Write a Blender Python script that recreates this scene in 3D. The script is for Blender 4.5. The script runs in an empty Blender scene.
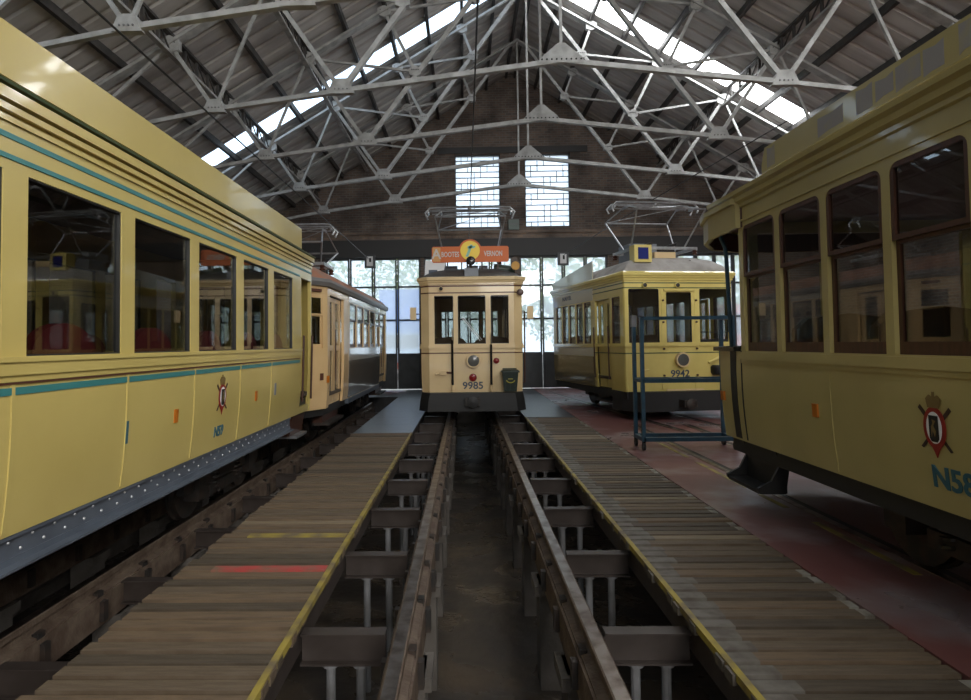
import bpy, bmesh, math, random
from mathutils import Vector, Matrix
R = math.radians
random.seed(7)
S = bpy.context.scene
C = S.collection

# ------------------------------------------------------------------ camera
cam_d = bpy.data.cameras.new('camera'); cam = bpy.data.objects.new('camera', cam_d); C.objects.link(cam)
YAW, PIT, ROL, CX, CY, FPX = -.0188, .0343, -.0116, 453.007, 322.755, 617.0
cyw, syw = math.cos(YAW), math.sin(YAW)
fw_ = Vector((syw*math.cos(PIT), cyw*math.cos(PIT), math.sin(PIT)))
r0 = Vector((cyw, -syw, 0)); u0 = r0.cross(fw_)
rt_ = r0*math.cos(ROL) + u0*math.sin(ROL); up_ = -r0*math.sin(ROL) + u0*math.cos(ROL)
m3 = Matrix((rt_, up_, -fw_)).transposed()
cam.matrix_world = Matrix.Translation((0, 0, 1.6)) @ m3.to_4x4()
cam_d.sensor_width = 36; cam_d.sensor_fit = 'HORIZONTAL'; cam_d.lens = FPX/971*36
cam_d.shift_x = (485.5-CX)/971; cam_d.shift_y = -(350-CY)/971
cam_d.clip_start = .05; cam_d.clip_end = 400
S.camera = cam

# ------------------------------------------------------------------ light
S.view_settings.view_transform = 'Standard'; S.view_settings.look = 'None'
S.view_settings.gamma = 1; S.view_settings.use_curve_mapping = False
S.view_settings.exposure = 0.25
SKY_STRENGTH = 2.3      # overcast sky
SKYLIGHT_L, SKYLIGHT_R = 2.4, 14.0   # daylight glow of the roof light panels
REAR_POWER = 1150        # added fill light high behind the camera, no glazing there
w = bpy.data.worlds.new('overcast_sky'); S.world = w; w.use_nodes = True
bg = w.node_tree.nodes['Background']; bg.inputs[0].default_value = (.80, .90, 1, 1); bg.inputs[1].default_value = SKY_STRENGTH
def area_light(name, loc, rot, sx, sy, power, col):
    l = bpy.data.lights.new(name, 'AREA'); l.shape = 'RECTANGLE'; l.size = sx; l.size_y = sy; l.energy = power; l.color = col
    o = bpy.data.objects.new(name, l); C.objects.link(o); o.location = loc; o.rotation_euler = rot
    return o
area_light('rear_added_light', (4.4, -9.7, 6.2), (R(76), 0, 0), 7, 3.4, REAR_POWER, (1, .96, .9))  # added to brighten the tram fronts, stands for no known window

# ------------------------------------------------------------------ materials
def nd(nt, t, **kw):
    n = nt.nodes.new(t)
    for k, v in kw.items():
        if hasattr(n, k): setattr(n, k, v)
        else: n.inputs[k].default_value = v
    return n
def mat(name, col, rough=.5, metal=0, col2=None, scale=4, contrast=(.4, .65), bump=0, bscale=40, coat=0, stretch=None, rough2=None, spec=.5):
    m = bpy.data.materials.new(name); m.use_nodes = True; nt = m.node_tree
    b = nt.nodes['Principled BSDF']
    b.inputs['Base Color'].default_value = (*col, 1); b.inputs['Roughness'].default_value = rough
    b.inputs['Metallic'].default_value = metal; b.inputs['Coat Weight'].default_value = coat; b.inputs['Coat Roughness'].default_value = .06
    b.inputs['Specular IOR Level'].default_value = spec
    if col2 or bump or rough2 is not None:
        geo = nd(nt, 'ShaderNodeNewGeometry'); src = geo.outputs['Position']
        if stretch:
            mp = nd(nt, 'ShaderNodeMapping'); mp.inputs['Scale'].default_value = stretch
            nt.links.new(src, mp.inputs[0]); src = mp.outputs[0]
    if col2 or rough2 is not None:
        n = nd(nt, 'ShaderNodeTexNoise'); n.inputs['Scale'].default_value = scale; n.inputs['Detail'].default_value = 6
        nt.links.new(src, n.inputs['Vector'])
        rmp = nd(nt, 'ShaderNodeValToRGB'); e = rmp.color_ramp.elements
        e[0].position, e[1].position = contrast
        nt.links.new(n.outputs['Fac'], rmp.inputs[0])
        if col2:
            mx = nd(nt, 'ShaderNodeMix', data_type='RGBA')
            mx.inputs['A'].default_value = (*col, 1); mx.inputs['B'].default_value = (*col2, 1)
            for i, s in enumerate(mx.inputs):
                pass
            nt.links.new(rmp.outputs[0], mx.inputs[0])
            mx.inputs[6].default_value = (*col, 1); mx.inputs[7].default_value = (*col2, 1)
            nt.links.new(mx.outputs[2], b.inputs['Base Color'])
        if rough2 is not None:
            mr = nd(nt, 'ShaderNodeMapRange'); mr.inputs['To Min'].default_value = rough; mr.inputs['To Max'].default_value = rough2
            nt.links.new(rmp.outputs[0], mr.inputs[0]); nt.links.new(mr.outputs[0], b.inputs['Roughness'])
    if bump:
        n2 = nd(nt, 'ShaderNodeTexNoise'); n2.inputs['Scale'].default_value = bscale; n2.inputs['Detail'].default_value = 5
        nt.links.new(src, n2.inputs['Vector'])
        bp = nd(nt, 'ShaderNodeBump'); bp.inputs['Strength'].default_value = bump; bp.inputs['Distance'].default_value = .02
        nt.links.new(n2.outputs['Fac'], bp.inputs['Height']); nt.links.new(bp.outputs[0], b.inputs['Normal'])
    return m
def glass_mat(name, tint, gloss=1.0, haze=0.0):
    m = bpy.data.materials.new(name); m.use_nodes = True; nt = m.node_tree; nt.nodes.remove(nt.nodes['Principled BSDF'])
    out = nt.nodes['Material Output']
    tr = nd(nt, 'ShaderNodeBsdfTransparent'); tr.inputs[0].default_value = (*tint, 1)
    gl = nd(nt, 'ShaderNodeBsdfGlossy'); gl.inputs['Roughness'].default_value = .015; gl.inputs[0].default_value = (gloss, gloss, gloss, 1)
    fr = nd(nt, 'ShaderNodeFresnel'); geo = nd(nt, 'ShaderNodeNewGeometry')   # thin pane: the same reflectance from either side of each face
    ior = nd(nt, 'ShaderNodeMapRange'); ior.inputs['To Min'].default_value = 1.5; ior.inputs['To Max'].default_value = 1/1.5
    nt.links.new(geo.outputs['Backfacing'], ior.inputs[0]); nt.links.new(ior.outputs[0], fr.inputs[0])
    mx = nd(nt, 'ShaderNodeMixShader')
    body = tr.outputs[0]
    if haze:
        tl = nd(nt, 'ShaderNodeBsdfTranslucent'); tl.inputs[0].default_value = (.9, .93, .95, 1)
        mh = nd(nt, 'ShaderNodeMixShader'); mh.inputs[0].default_value = haze
        nt.links.new(tr.outputs[0], mh.inputs[1]); nt.links.new(tl.outputs[0], mh.inputs[2]); body = mh.outputs[0]
    nt.links.new(fr.outputs[0], mx.inputs[0]); nt.links.new(body, mx.inputs[1]); nt.links.new(gl.outputs[0], mx.inputs[2])
    nt.links.new(mx.outputs[0], out.inputs[0])
    return m
def emit_mat(name, col, s):
    m = bpy.data.materials.new(name); m.use_nodes = True; nt = m.node_tree; nt.nodes.remove(nt.nodes['Principled BSDF'])
    e = nd(nt, 'ShaderNodeEmission'); e.inputs[0].default_value = (*col, 1); e.inputs[1].default_value = s
    nt.links.new(e.outputs[0], nt.nodes['Material Output'].inputs[0]); return m
def brick_mat(name, c1, c2, mortar):
    m = bpy.data.materials.new(name); m.use_nodes = True; nt = m.node_tree; b = nt.nodes['Principled BSDF']; b.inputs['Roughness'].default_value = .9
    geo = nd(nt, 'ShaderNodeNewGeometry'); sp = nd(nt, 'ShaderNodeSeparateXYZ'); cb = nd(nt, 'ShaderNodeCombineXYZ'); ad = nd(nt, 'ShaderNodeMath', operation='ADD')
    nt.links.new(geo.outputs['Position'], sp.inputs[0]); nt.links.new(sp.outputs[0], ad.inputs[0]); nt.links.new(sp.outputs[1], ad.inputs[1])
    nt.links.new(ad.outputs[0], cb.inputs[0]); nt.links.new(sp.outputs[2], cb.inputs[1])
    br = nd(nt, 'ShaderNodeTexBrick'); br.inputs['Scale'].default_value = 1; br.inputs['Brick Width'].default_value = .23; br.inputs['Row Height'].default_value = .085
    br.inputs['Mortar Size'].default_value = .012; br.inputs['Color1'].default_value = (*c1, 1); br.inputs['Color2'].default_value = (*c2, 1); br.inputs['Mortar'].default_value = (*mortar, 1)
    nt.links.new(cb.outputs[0], br.inputs['Vector'])
    n = nd(nt, 'ShaderNodeTexNoise'); n.inputs['Scale'].default_value = 1.1; n.inputs['Detail'].default_value = 7
    nt.links.new(geo.outputs['Position'], n.inputs['Vector'])
    mr = nd(nt, 'ShaderNodeMapRange'); mr.inputs[1].default_value = .3; mr.inputs[2].default_value = .7; mr.inputs[3].default_value = .45; mr.inputs[4].default_value = 1.5
    nt.links.new(n.outputs['Fac'], mr.inputs[0])
    mx = nd(nt, 'ShaderNodeMix', data_type='RGBA', blend_type='MULTIPLY'); mx.inputs[0].default_value = 1
    nt.links.new(br.outputs['Color'], mx.inputs[6]); nt.links.new(mr.outputs[0], mx.inputs[7]); nt.links.new(mx.outputs[2], b.inputs['Base Color'])
    bp = nd(nt, 'ShaderNodeBump'); bp.inputs['Strength'].default_value = .5; bp.inputs['Distance'].default_value = .01
    nt.links.new(br.outputs['Fac'], bp.inputs['Height']); bp.invert = True; nt.links.new(bp.outputs[0], b.inputs['Normal'])
    return m

M = {}
M['brick'] = brick_mat('sooty_brick', (.165, .115, .09), (.105, .082, .070), (.15, .138, .125))
M['ledge'] = brick_mat('ledge_brick', (.26, .18, .13), (.18, .135, .11), (.16, .14, .12))
M['roofsheet'] = mat('roof_sheet', (.52, .50, .48), .75, col2=(.36, .335, .32), scale=1.3, stretch=(.35, 2.5, .35))
M['purlin'] = mat('dark_steel', (.045, .043, .042), .6, col2=(.07, .062, .055), scale=6)
M['truss'] = mat('pale_truss_paint', (.42, .42, .41), .5, col2=(.28, .28, .265), scale=5)
M['doorsteel'] = mat('grey_door_steel', (.062, .066, .072), .5, col2=(.045, .048, .052), scale=3)
M['lintel'] = mat('lintel_steel', (.035, .034, .034), .6)
M['doorglass'] = glass_mat('dusty_door_glass', (.86, .9, .93), 1, .35)
M['gableglass'] = glass_mat('gable_glass', (.9, .95, 1), 1, .5)
M['tramglass'] = glass_mat('tram_glass', (.76, .78, .76), 1)
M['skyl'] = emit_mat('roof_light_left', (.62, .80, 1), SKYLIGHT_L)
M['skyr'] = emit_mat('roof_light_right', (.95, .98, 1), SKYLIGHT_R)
M['redfloor'] = mat('worn_red_floor', (.16, .062, .055), .45, col2=(.22, .18, .175), scale=1.2, contrast=(.48, .7), rough2=.22, bump=.15, bscale=6)
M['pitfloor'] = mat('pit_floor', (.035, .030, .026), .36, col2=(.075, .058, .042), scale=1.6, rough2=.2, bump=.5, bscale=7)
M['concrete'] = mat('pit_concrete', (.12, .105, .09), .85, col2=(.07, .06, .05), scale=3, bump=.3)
M['slab'] = mat('dark_slab', (.045, .045, .048), .33, col2=(.03, .029, .028), scale=5, bump=.2, bscale=20)
M['wood0'] = mat('plank_a', (.155, .105, .062), .7, col2=(.105, .072, .044), scale=4, stretch=(1, 9, 1), bump=.3, bscale=30)
M['wood1'] = mat('plank_b', (.10, .070, .043), .7, col2=(.135, .10, .066), scale=5, stretch=(1, 9, 1), bump=.3, bscale=30)
M['wood2'] = mat('plank_c', (.06, .044, .028), .72, col2=(.09, .068, .045), scale=4, stretch=(1, 9, 1), bump=.3, bscale=30)
M['woodpale'] = mat('plank_pale', (.23, .175, .11), .7, col2=(.15, .11, .07), scale=4, stretch=(1, 9, 1))
M['woodgrey'] = mat('plank_grey', (.15, .135, .115), .7, col2=(.09, .075, .06), scale=9)
M['redpaint'] = mat('worn_red_paint', (.42, .055, .05), .6, col2=(.2, .12, .08), scale=7)
M['yellowpaint'] = mat('worn_yellow_paint', (.34, .26, .045), .6, col2=(.14, .105, .06), scale=5)
M['whitepaint'] = mat('worn_white_paint', (.27, .25, .21), .6, col2=(.10, .08, .06), scale=8)
M['railhead'] = mat('polished_rail', (.32, .27, .23), .32, 1, col2=(.13, .09, .07), scale=8)
M['railrust'] = mat('rusty_rail', (.10, .066, .046), .65, .3, col2=(.17, .125, .09), scale=7, bump=.3)
M['beamsteel'] = mat('brown_beam_steel', (.05, .038, .032), .45, .3, col2=(.07, .055, .048), scale=5)
M['post'] = mat('grey_post_paint', (.20, .20, .205), .5, col2=(.12, .115, .11), scale=4)
M['frame'] = mat('black_underframe', (.018, .018, .018), .55)
M['iron'] = mat('dark_iron', (.04, .037, .034), .5, .5, col2=(.07, .05, .04), scale=8)
M['girder'] = mat('blue_grey_girder', (.115, .135, .165), .38, .2, col2=(.09, .105, .13), scale=4)
M['t1'] = mat('yellow_tram_enamel', (.60, .475, .155), .28, col2=(.55, .43, .135), scale=1.2, coat=.6)
M['t5'] = mat('olive_yellow_tram_paint', (.46, .38, .15), .3, col2=(.40, .325, .125), scale=1.4, coat=.5)
M['t2'] = mat('cream_orange_tram_paint', (.72, .50, .25), .32, col2=(.66, .44, .21), scale=1.5, coat=.4)
M['t2side'] = mat('cream_white_side_and_sheen', (.62, .56, .46), .2, coat=.8)  # cream upper side; below the windows it paints in reflected door glass
M['t2low'] = mat('taupe_floor_reflection', (.20, .165, .125), .18, col2=(.16, .13, .10), scale=1.5, coat=.8)  # dark floor mirrored in the glossy side, put into the colour
M['t3'] = mat('cream_tram_paint', (.74, .56, .30), .38, col2=(.68, .50, .26), scale=1.6, coat=.25)
M['t4'] = mat('lemon_tram_paint', (.74, .61, .20), .32, col2=(.66, .53, .16), scale=1.5, coat=.4)
M['t4side'] = mat('pale_cream_side_and_sheen', (.62, .58, .45), .2, coat=.8)  # cream side and roof board; also the painted door reflection below the windows
M['t4low'] = mat('khaki_floor_reflection', (.23, .19, .10), .18, coat=.8)  # side colour darkened to stand for the floor's reflection
M['teal'] = mat('teal_stripe', (.045, .21, .21), .35)
M['brownline'] = mat('brown_line', (.10, .035, .02), .4)
M['darkline'] = mat('dark_green_line', (.07, .10, .05), .4)
M['brownwood'] = mat('varnished_brown_wood', (.075, .028, .016), .35, col2=(.05, .02, .012), scale=5, stretch=(6, 6, 1))
M['black'] = mat('black_paint', (.012, .012, .012), .45)
M['blackgloss'] = mat('black_gloss', (.012, .012, .012), .2)
M['inner'] = mat('dark_interior', (.085, .066, .05), .6)
M['innerlight'] = mat('interior_wood', (.16, .095, .048), .5)
M['redseat'] = mat('red_seat', (.15, .010, .016), .5)
M['canvas'] = mat('grey_roof_canvas', (.36, .335, .31), .8, col2=(.24, .22, .20), scale=3, bump=.4, bscale=12)
M['darkroof'] = mat('dark_roof', (.06, .06, .06), .6, col2=(.085, .08, .07), scale=4)
M['rustroof'] = mat('red_brown_roof', (.40, .16, .08), .6, col2=(.30, .17, .12), scale=4)
M['greyroof'] = mat('grey_roof_edge', (.16, .15, .145), .45)
M['galv'] = mat('galvanised_steel', (.42, .43, .44), .35, .7, col2=(.30, .30, .30), scale=9)
M['chrome'] = mat('bright_metal', (.7, .68, .62), .2, 1)
M['lens'] = mat('grey_lens', (.10, .10, .09), .2)
M['redlens'] = mat('dark_red_lens', (.22, .012, .012), .2)
M['orangelens'] = mat('orange_reflector', (.50, .15, .012), .35)
M['orange'] = mat('orange_sign', (.62, .125, .010), .5)
M['yellowsign'] = mat('yellow_disc', (.90, .62, .012), .4)
M['signgrey'] = mat('silver_lettering', (.55, .50, .44), .4)
M['signgreen'] = mat('green_letter', (.20, .50, .36), .4)
M['goldpanel'] = mat('gold_panel', (.60, .30, .08), .4)
M['cream'] = mat('cream_plate', (.70, .52, .28), .5)
M['white'] = mat('white_paint', (.78, .78, .78), .5)
M['bluepaint'] = mat('blue_trolley_steel', (.028, .085, .135), .4, col2=(.02, .055, .085), scale=6)
M['deepblue'] = mat('deep_blue_glass', (.012, .02, .16), .25)
M['numblue'] = mat('blue_grey_digits', (.055, .075, .11), .45)
M['tealnum'] = mat('teal_digits', (.03, .11, .145), .45)
M['greybox'] = mat('grey_box', (.20, .22, .25), .5)
M['greenbox'] = mat('grey_green_box', (.16, .20, .18), .5)
M['greentank'] = mat('dark_green_tank', (.045, .07, .05), .45)
M['brass'] = mat('brass', (.35, .20, .06), .55, .7)
M['bin'] = mat('black_green_plastic', (.010, .022, .016), .45)
M['binmark'] = mat('yellow_emblem', (.42, .38, .05), .5)
M['crestred'] = mat('crest_red', (.27, .018, .012), .4)
M['crestgold'] = mat('crest_gold', (.19, .125, .04), .45)
M['crestdark'] = mat('crest_dark', (.05, .025, .015), .5)
M['smudge'] = mat('grey_primer_patch', (.29, .27, .265), .5, col2=(.37, .31, .15), scale=5, contrast=(.5, .72))
M['leaf'] = mat('leaf_green', (.20, .33, .09), .6, col2=(.42, .48, .16), scale=1.5)
M['trunk'] = mat('bark', (.11, .075, .045), .9)
M['yard'] = mat('yard_ground', (.36, .34, .30), .9, col2=(.28, .27, .24), scale=1)
M['busblue'] = mat('blue_vehicle', (.03, .19, .65), .3)
M['buswhite'] = mat('pale_blue_vehicle', (.55, .68, .85), .3)
M['busred'] = mat('red_vehicle', (.75, .12, .06), .3)
M['wire'] = mat('black_wire', (.01, .01, .01), .5)

# ------------------------------------------------------------------ mesh helpers
class MB:
    def __init__(s): s.v = []; s.f = []; s.mi = []; s.mats = []
    def m(s, name):
        if name not in s.mats: s.mats.append(name)
        return s.mats.index(name)
    def face(s, idx, mt): s.f.append(tuple(idx)); s.mi.append(s.m(mt))
    def add(s, verts, faces, mt):
        o = len(s.v); s.v += [tuple(p) for p in verts]
        for f in faces: s.face([i+o for i in f], mt)
    def hexa(s, p, mt):   # 8 points: bottom ring 0-3, top ring 4-7
        s.add(p, [(3, 2, 1, 0), (4, 5, 6, 7), (0, 1, 5, 4), (1, 2, 6, 5), (2, 3, 7, 6), (3, 0, 4, 7)], mt)
    def box(s, x0, x1, y0, y1, z0, z1, mt):
        s.hexa([(x0, y0, z0), (x1, y0, z0), (x1, y1, z0), (x0, y1, z0), (x0, y0, z1), (x1, y0, z1), (x1, y1, z1), (x0, y1, z1)], mt)
    def bar(s, a, b, wd, ht, mt, up=(0, 0, 1)):
        a = Vector(a); b = Vector(b); d = (b-a).normalized(); u = Vector(up)
        if abs(d.dot(u)) > .98: u = Vector((0, 1, 0))
        x = d.cross(u).normalized(); z = x.cross(d)
        x *= wd/2; z *= ht/2
        s.hexa([a-x-z, a+x-z, b+x-z, b-x-z, a-x+z, a+x+z, b+x+z, b-x+z], mt)
    def tube(s, pts, r, mt, n=8, cap=True):
        pts = [Vector(p) for p in pts]; rings = []; o = len(s.v)
        rr = r if isinstance(r, (list, tuple)) else [r]*len(pts)
        px = None
        for i, p in enumerate(pts):
            d = (pts[min(i+1, len(pts)-1)]-pts[max(i-1, 0)]).normalized()
            if px is None:
                u = Vector((0, 0, 1)) if abs(d.z) < .9 else Vector((1, 0, 0)); px = d.cross(u).normalized()
            else: px = (px-d*px.dot(d)).normalized()
            pz = d.cross(px)
            for k in range(n):
                a = 2*math.pi*k/n; s.v.append(tuple(p+(px*math.cos(a)+pz*math.sin(a))*rr[i]))
        for i in range(len(pts)-1):
            for k in range(n):
                k2 = (k+1) % n; s.face((o+i*n+k, o+i*n+k2, o+(i+1)*n+k2, o+(i+1)*n+k), mt)
        if cap:
            s.face([o+k for k in range(n)][::-1], mt); s.face([o+(len(pts)-1)*n+k for k in range(n)], mt)
    def lathe(s, c, axis, prof, mt, n=20):   # prof: (radius, distance along axis)
        axis = Vector(axis).normalized(); c = Vector(c); pts = [c+axis*h for _, h in prof]
        u = Vector((0, 0, 1)) if abs(axis.z) < .9 else Vector((1, 0, 0)); x = axis.cross(u).normalized(); y = axis.cross(x)
        o = len(s.v)
        for (r, h), p in zip(prof, pts):
            for k in range(n):
                a = 2*math.pi*k/n; s.v.append(tuple(p+(x*math.cos(a)+y*math.sin(a))*max(r, 1e-4)))
        for i in range(len(prof)-1):
            for k in range(n):
                k2 = (k+1) % n; s.face((o+i*n+k, o+i*n+k2, o+(i+1)*n+k2, o+(i+1)*n+k), mt)
        s.face([o+k for k in range(n)][::-1], mt); s.face([o+(len(prof)-1)*n+k for k in range(n)], mt)
    def prism(s, poly, P, d0, d1, mt):   # poly (u,z) on a mapped plane, from d0 to d1 outward
        n = len(poly); o = len(s.v)
        for d in (d0, d1):
            for (u, z) in poly: s.v.append(tuple(P(u, z, d)))
        s.face([o+i for i in range(n)][::-1], mt); s.face([o+n+i for i in range(n)], mt)
        for i in range(n):
            j = (i+1) % n; s.face((o+i, o+j, o+n+j, o+n+i), mt)
    def build(s, name, parent=None, smooth=True, ang=35):
        me = bpy.data.meshes.new(name); me.from_pydata(s.v, [], s.f)
        for mt in s.mats: me.materials.append(M[mt])
        me.polygons.foreach_set('material_index', s.mi)
        bm = bmesh.new(); bm.from_mesh(me); bmesh.ops.recalc_face_normals(bm, faces=bm.faces); bm.to_mesh(me); bm.free()
        if smooth:
            me.polygons.foreach_set('use_smooth', [True]*len(me.polygons)); me.set_sharp_from_angle(angle=R(ang))
        me.update()
        o = bpy.data.objects.new(name, me); C.objects.link(o)
        if parent: o.parent = parent
        return o
def tag(o, label=None, cat=None, group=None, kind=None):
    if label: o['label'] = label
    if cat: o['category'] = cat
    if group: o['group'] = group
    if kind: o['kind'] = kind
    return o
def empty(name, loc=(0, 0, 0), rz=0, **kw):
    o = bpy.data.objects.new(name, None); C.objects.link(o); o.location = loc; o.rotation_euler = (0, 0, rz); o.empty_display_size = .2
    return tag(o, **kw)
def panel(mb, P, u0, u1, z0, z1, holes, t, mt, r=0, rbot=0, extra_z=()):
    """wall of thickness t with rectangular holes (u0,u1,z0,z1), corners rounded by r (top) / rbot"""
    us = sorted({round(x, 4) for x in [u0, u1]+[h for H in holes for h in H[:2]] if u0-1e-6 <= x <= u1+1e-6})
    zs = sorted({round(x, 4) for x in [z0, z1]+[h for H in holes for h in H[2:4]]+list(extra_z) if z0-1e-6 <= x <= z1+1e-6})
    inside = lambda u, z: any(H[0] < u < H[1] and H[2] < z < H[3] for H in holes)
    nu, nz = len(us)-1, len(zs)-1
    solid = [[not inside((us[i]+us[i+1])/2, (zs[j]+zs[j+1])/2) for j in range(nz)] for i in range(nu)]
    idx = {}
    def V(i, j, k):
        if (i, j, k) not in idx: idx[(i, j, k)] = len(mb.v); mb.v.append(tuple(P(us[i], zs[j], -t*k)))
        return idx[(i, j, k)]
    for i in range(nu):
        for j in range(nz):
            if not solid[i][j]: continue
            mb.face((V(i, j, 0), V(i+1, j, 0), V(i+1, j+1, 0), V(i, j+1, 0)), mt)
            mb.face((V(i, j+1, 1), V(i+1, j+1, 1), V(i+1, j, 1), V(i, j, 1)), mt)
            for (di, dj, a, b) in ((-1, 0, (i, j+1), (i, j)), (1, 0, (i+1, j), (i+1, j+1)), (0, -1, (i, j), (i+1, j)), (0, 1, (i+1, j+1), (i, j+1))):
                ii, jj = i+di, j+dj
                if 0 <= ii < nu and 0 <= jj < nz and solid[ii][jj]: continue
                mb.face((V(*a, 0), V(*a, 1), V(*b, 1), V(*b, 0)), mt)
    for H in holes:
        for (cu, cz, su, sz, rr) in ((H[0], H[3], 1, -1, r), (H[1], H[3], -1, -1, r), (H[0], H[2], 1, 1, rbot), (H[1], H[2], -1, 1, rbot)):
            if rr:
                poly = [(cu, cz)]+[(cu+su*rr*(1-math.sin(a)), cz+sz*rr*(1-math.cos(a))) for a in [k*math.pi/10 for k in range(6)]]
                mb.prism(poly, P, -t, 0, mt)
def text_geo(txt, size, ext=.003):
    cu = bpy.data.curves.new('txt', 'FONT'); cu.body = txt; cu.size = size; cu.extrude = ext; cu.align_x = 'CENTER'; cu.align_y = 'CENTER'; cu.resolution_u = 3; cu.offset = size*.02
    o = bpy.data.objects.new('txt', cu); C.objects.link(o)
    bpy.context.view_layer.update()
    me = bpy.data.meshes.new_from_object(o.evaluated_get(bpy.context.evaluated_depsgraph_get()))
    vs = [tuple(v.co) for v in me.vertices]; fs = [tuple(p.vertices) for p in me.polygons]
    bpy.data.objects.remove(o); bpy.data.curves.remove(cu); bpy.data.meshes.remove(me)
    return vs, fs
def put_text(mb, txt, size, P, u, z, d, mt, sx=1.0):
    vs, fs = text_geo(txt, size)
    mb.add([P(u+x*sx, z+y, d+q) for x, y, q in vs], fs, mt)

# ------------------------------------------------------------------ hall
XC, YW, APEX, SL = 1.75, 21.9, 11.35, .595
XL, XR, YB = -9.0, 12.5, -10.0
roofz = lambda x: APEX-SL*abs(x-XC)
doors = [(-4.95, -1.55), (-1.42, 1.74), (1.98, 5.1), (6.9, 10.2)]
DT = 4.72
mb = MB()
Pw = lambda u, z, d: (u, YW-d, z)
holes = [(a, b, 0, DT) for a, b in doors]
gw = [(-.29, 1.34, 5.73, 8.38), (2.21, 3.83, 5.73, 8.38)]
panel(mb, Pw, XL-.3, XR+.3, 0, APEX+.2, holes+gw, .4, 'brick')
wf_ = mb.build('wall_far', smooth=False)
bm = bmesh.new(); bm.from_mesh(wf_.data)
for sgn in (-1, 1):
    bmesh.ops.bisect_plane(bm, geom=bm.verts[:]+bm.edges[:]+bm.faces[:], plane_co=(XC, 0, APEX-.02), plane_no=Vector((sgn*SL, 0, 1)), clear_outer=True)
bm.to_mesh(wf_.data); bm.free(); tag(wf_, kind='structure')
mb = MB(); mb.box(XL-.3, XL, YB, YW, 0, roofz(XL)+.05, 'brick'); tag(mb.build('wall_left', smooth=False), kind='structure')
mb = MB(); mb.box(XR, XR+.3, YB, YW, 0, roofz(XR)+.05, 'brick'); tag(mb.build('wall_right', smooth=False), kind='structure')
mb = MB(); Pr = lambda u, z, d: (u, YB+d, z)
panel(mb, Pr, XL-.3, XR+.3, 0, APEX+.2, [(.8, 8.0, 4.4, 7.9)], .3, 'brick')
wr = mb.build('wall_rear', smooth=False)
bm = bmesh.new(); bm.from_mesh(wr.data)
for sgn in (-1, 1):
    bmesh.ops.bisect_plane(bm, geom=bm.verts[:]+bm.edges[:]+bm.faces[:], plane_co=(XC, 0, APEX-.02), plane_no=Vector((sgn*SL, 0, 1)), clear_outer=True)
bm.to_mesh(wr.data); bm.free(); tag(wr, kind='structure')

# floors: solid red floor on the right, sunken work pit on the left
mb = MB(); mb.box(2.36, XR, YB, YW+.4, -1.6, 0, 'redfloor')
tag(mb.build('floor', smooth=False), kind='structure')
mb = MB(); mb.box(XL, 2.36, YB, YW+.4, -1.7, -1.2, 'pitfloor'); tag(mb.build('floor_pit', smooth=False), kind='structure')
for xa, xb in ((-4.75, -.43), (.75, 2.36)):
    mb = MB(); mb.box(xa, xb, 19.6, YW+.4, -1.2, -.06, 'slab'); tag(mb.build('floor_threshold', smooth=False), kind='structure')
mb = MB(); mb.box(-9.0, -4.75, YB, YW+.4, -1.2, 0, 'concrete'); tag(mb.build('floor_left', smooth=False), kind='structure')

mb = MB(); mb.box(-.43, .75, YW-.05, YW+.4, -1.2, -.002, 'concrete'); tag(mb.build('wall_pit_end', smooth=False), kind='structure')

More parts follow.
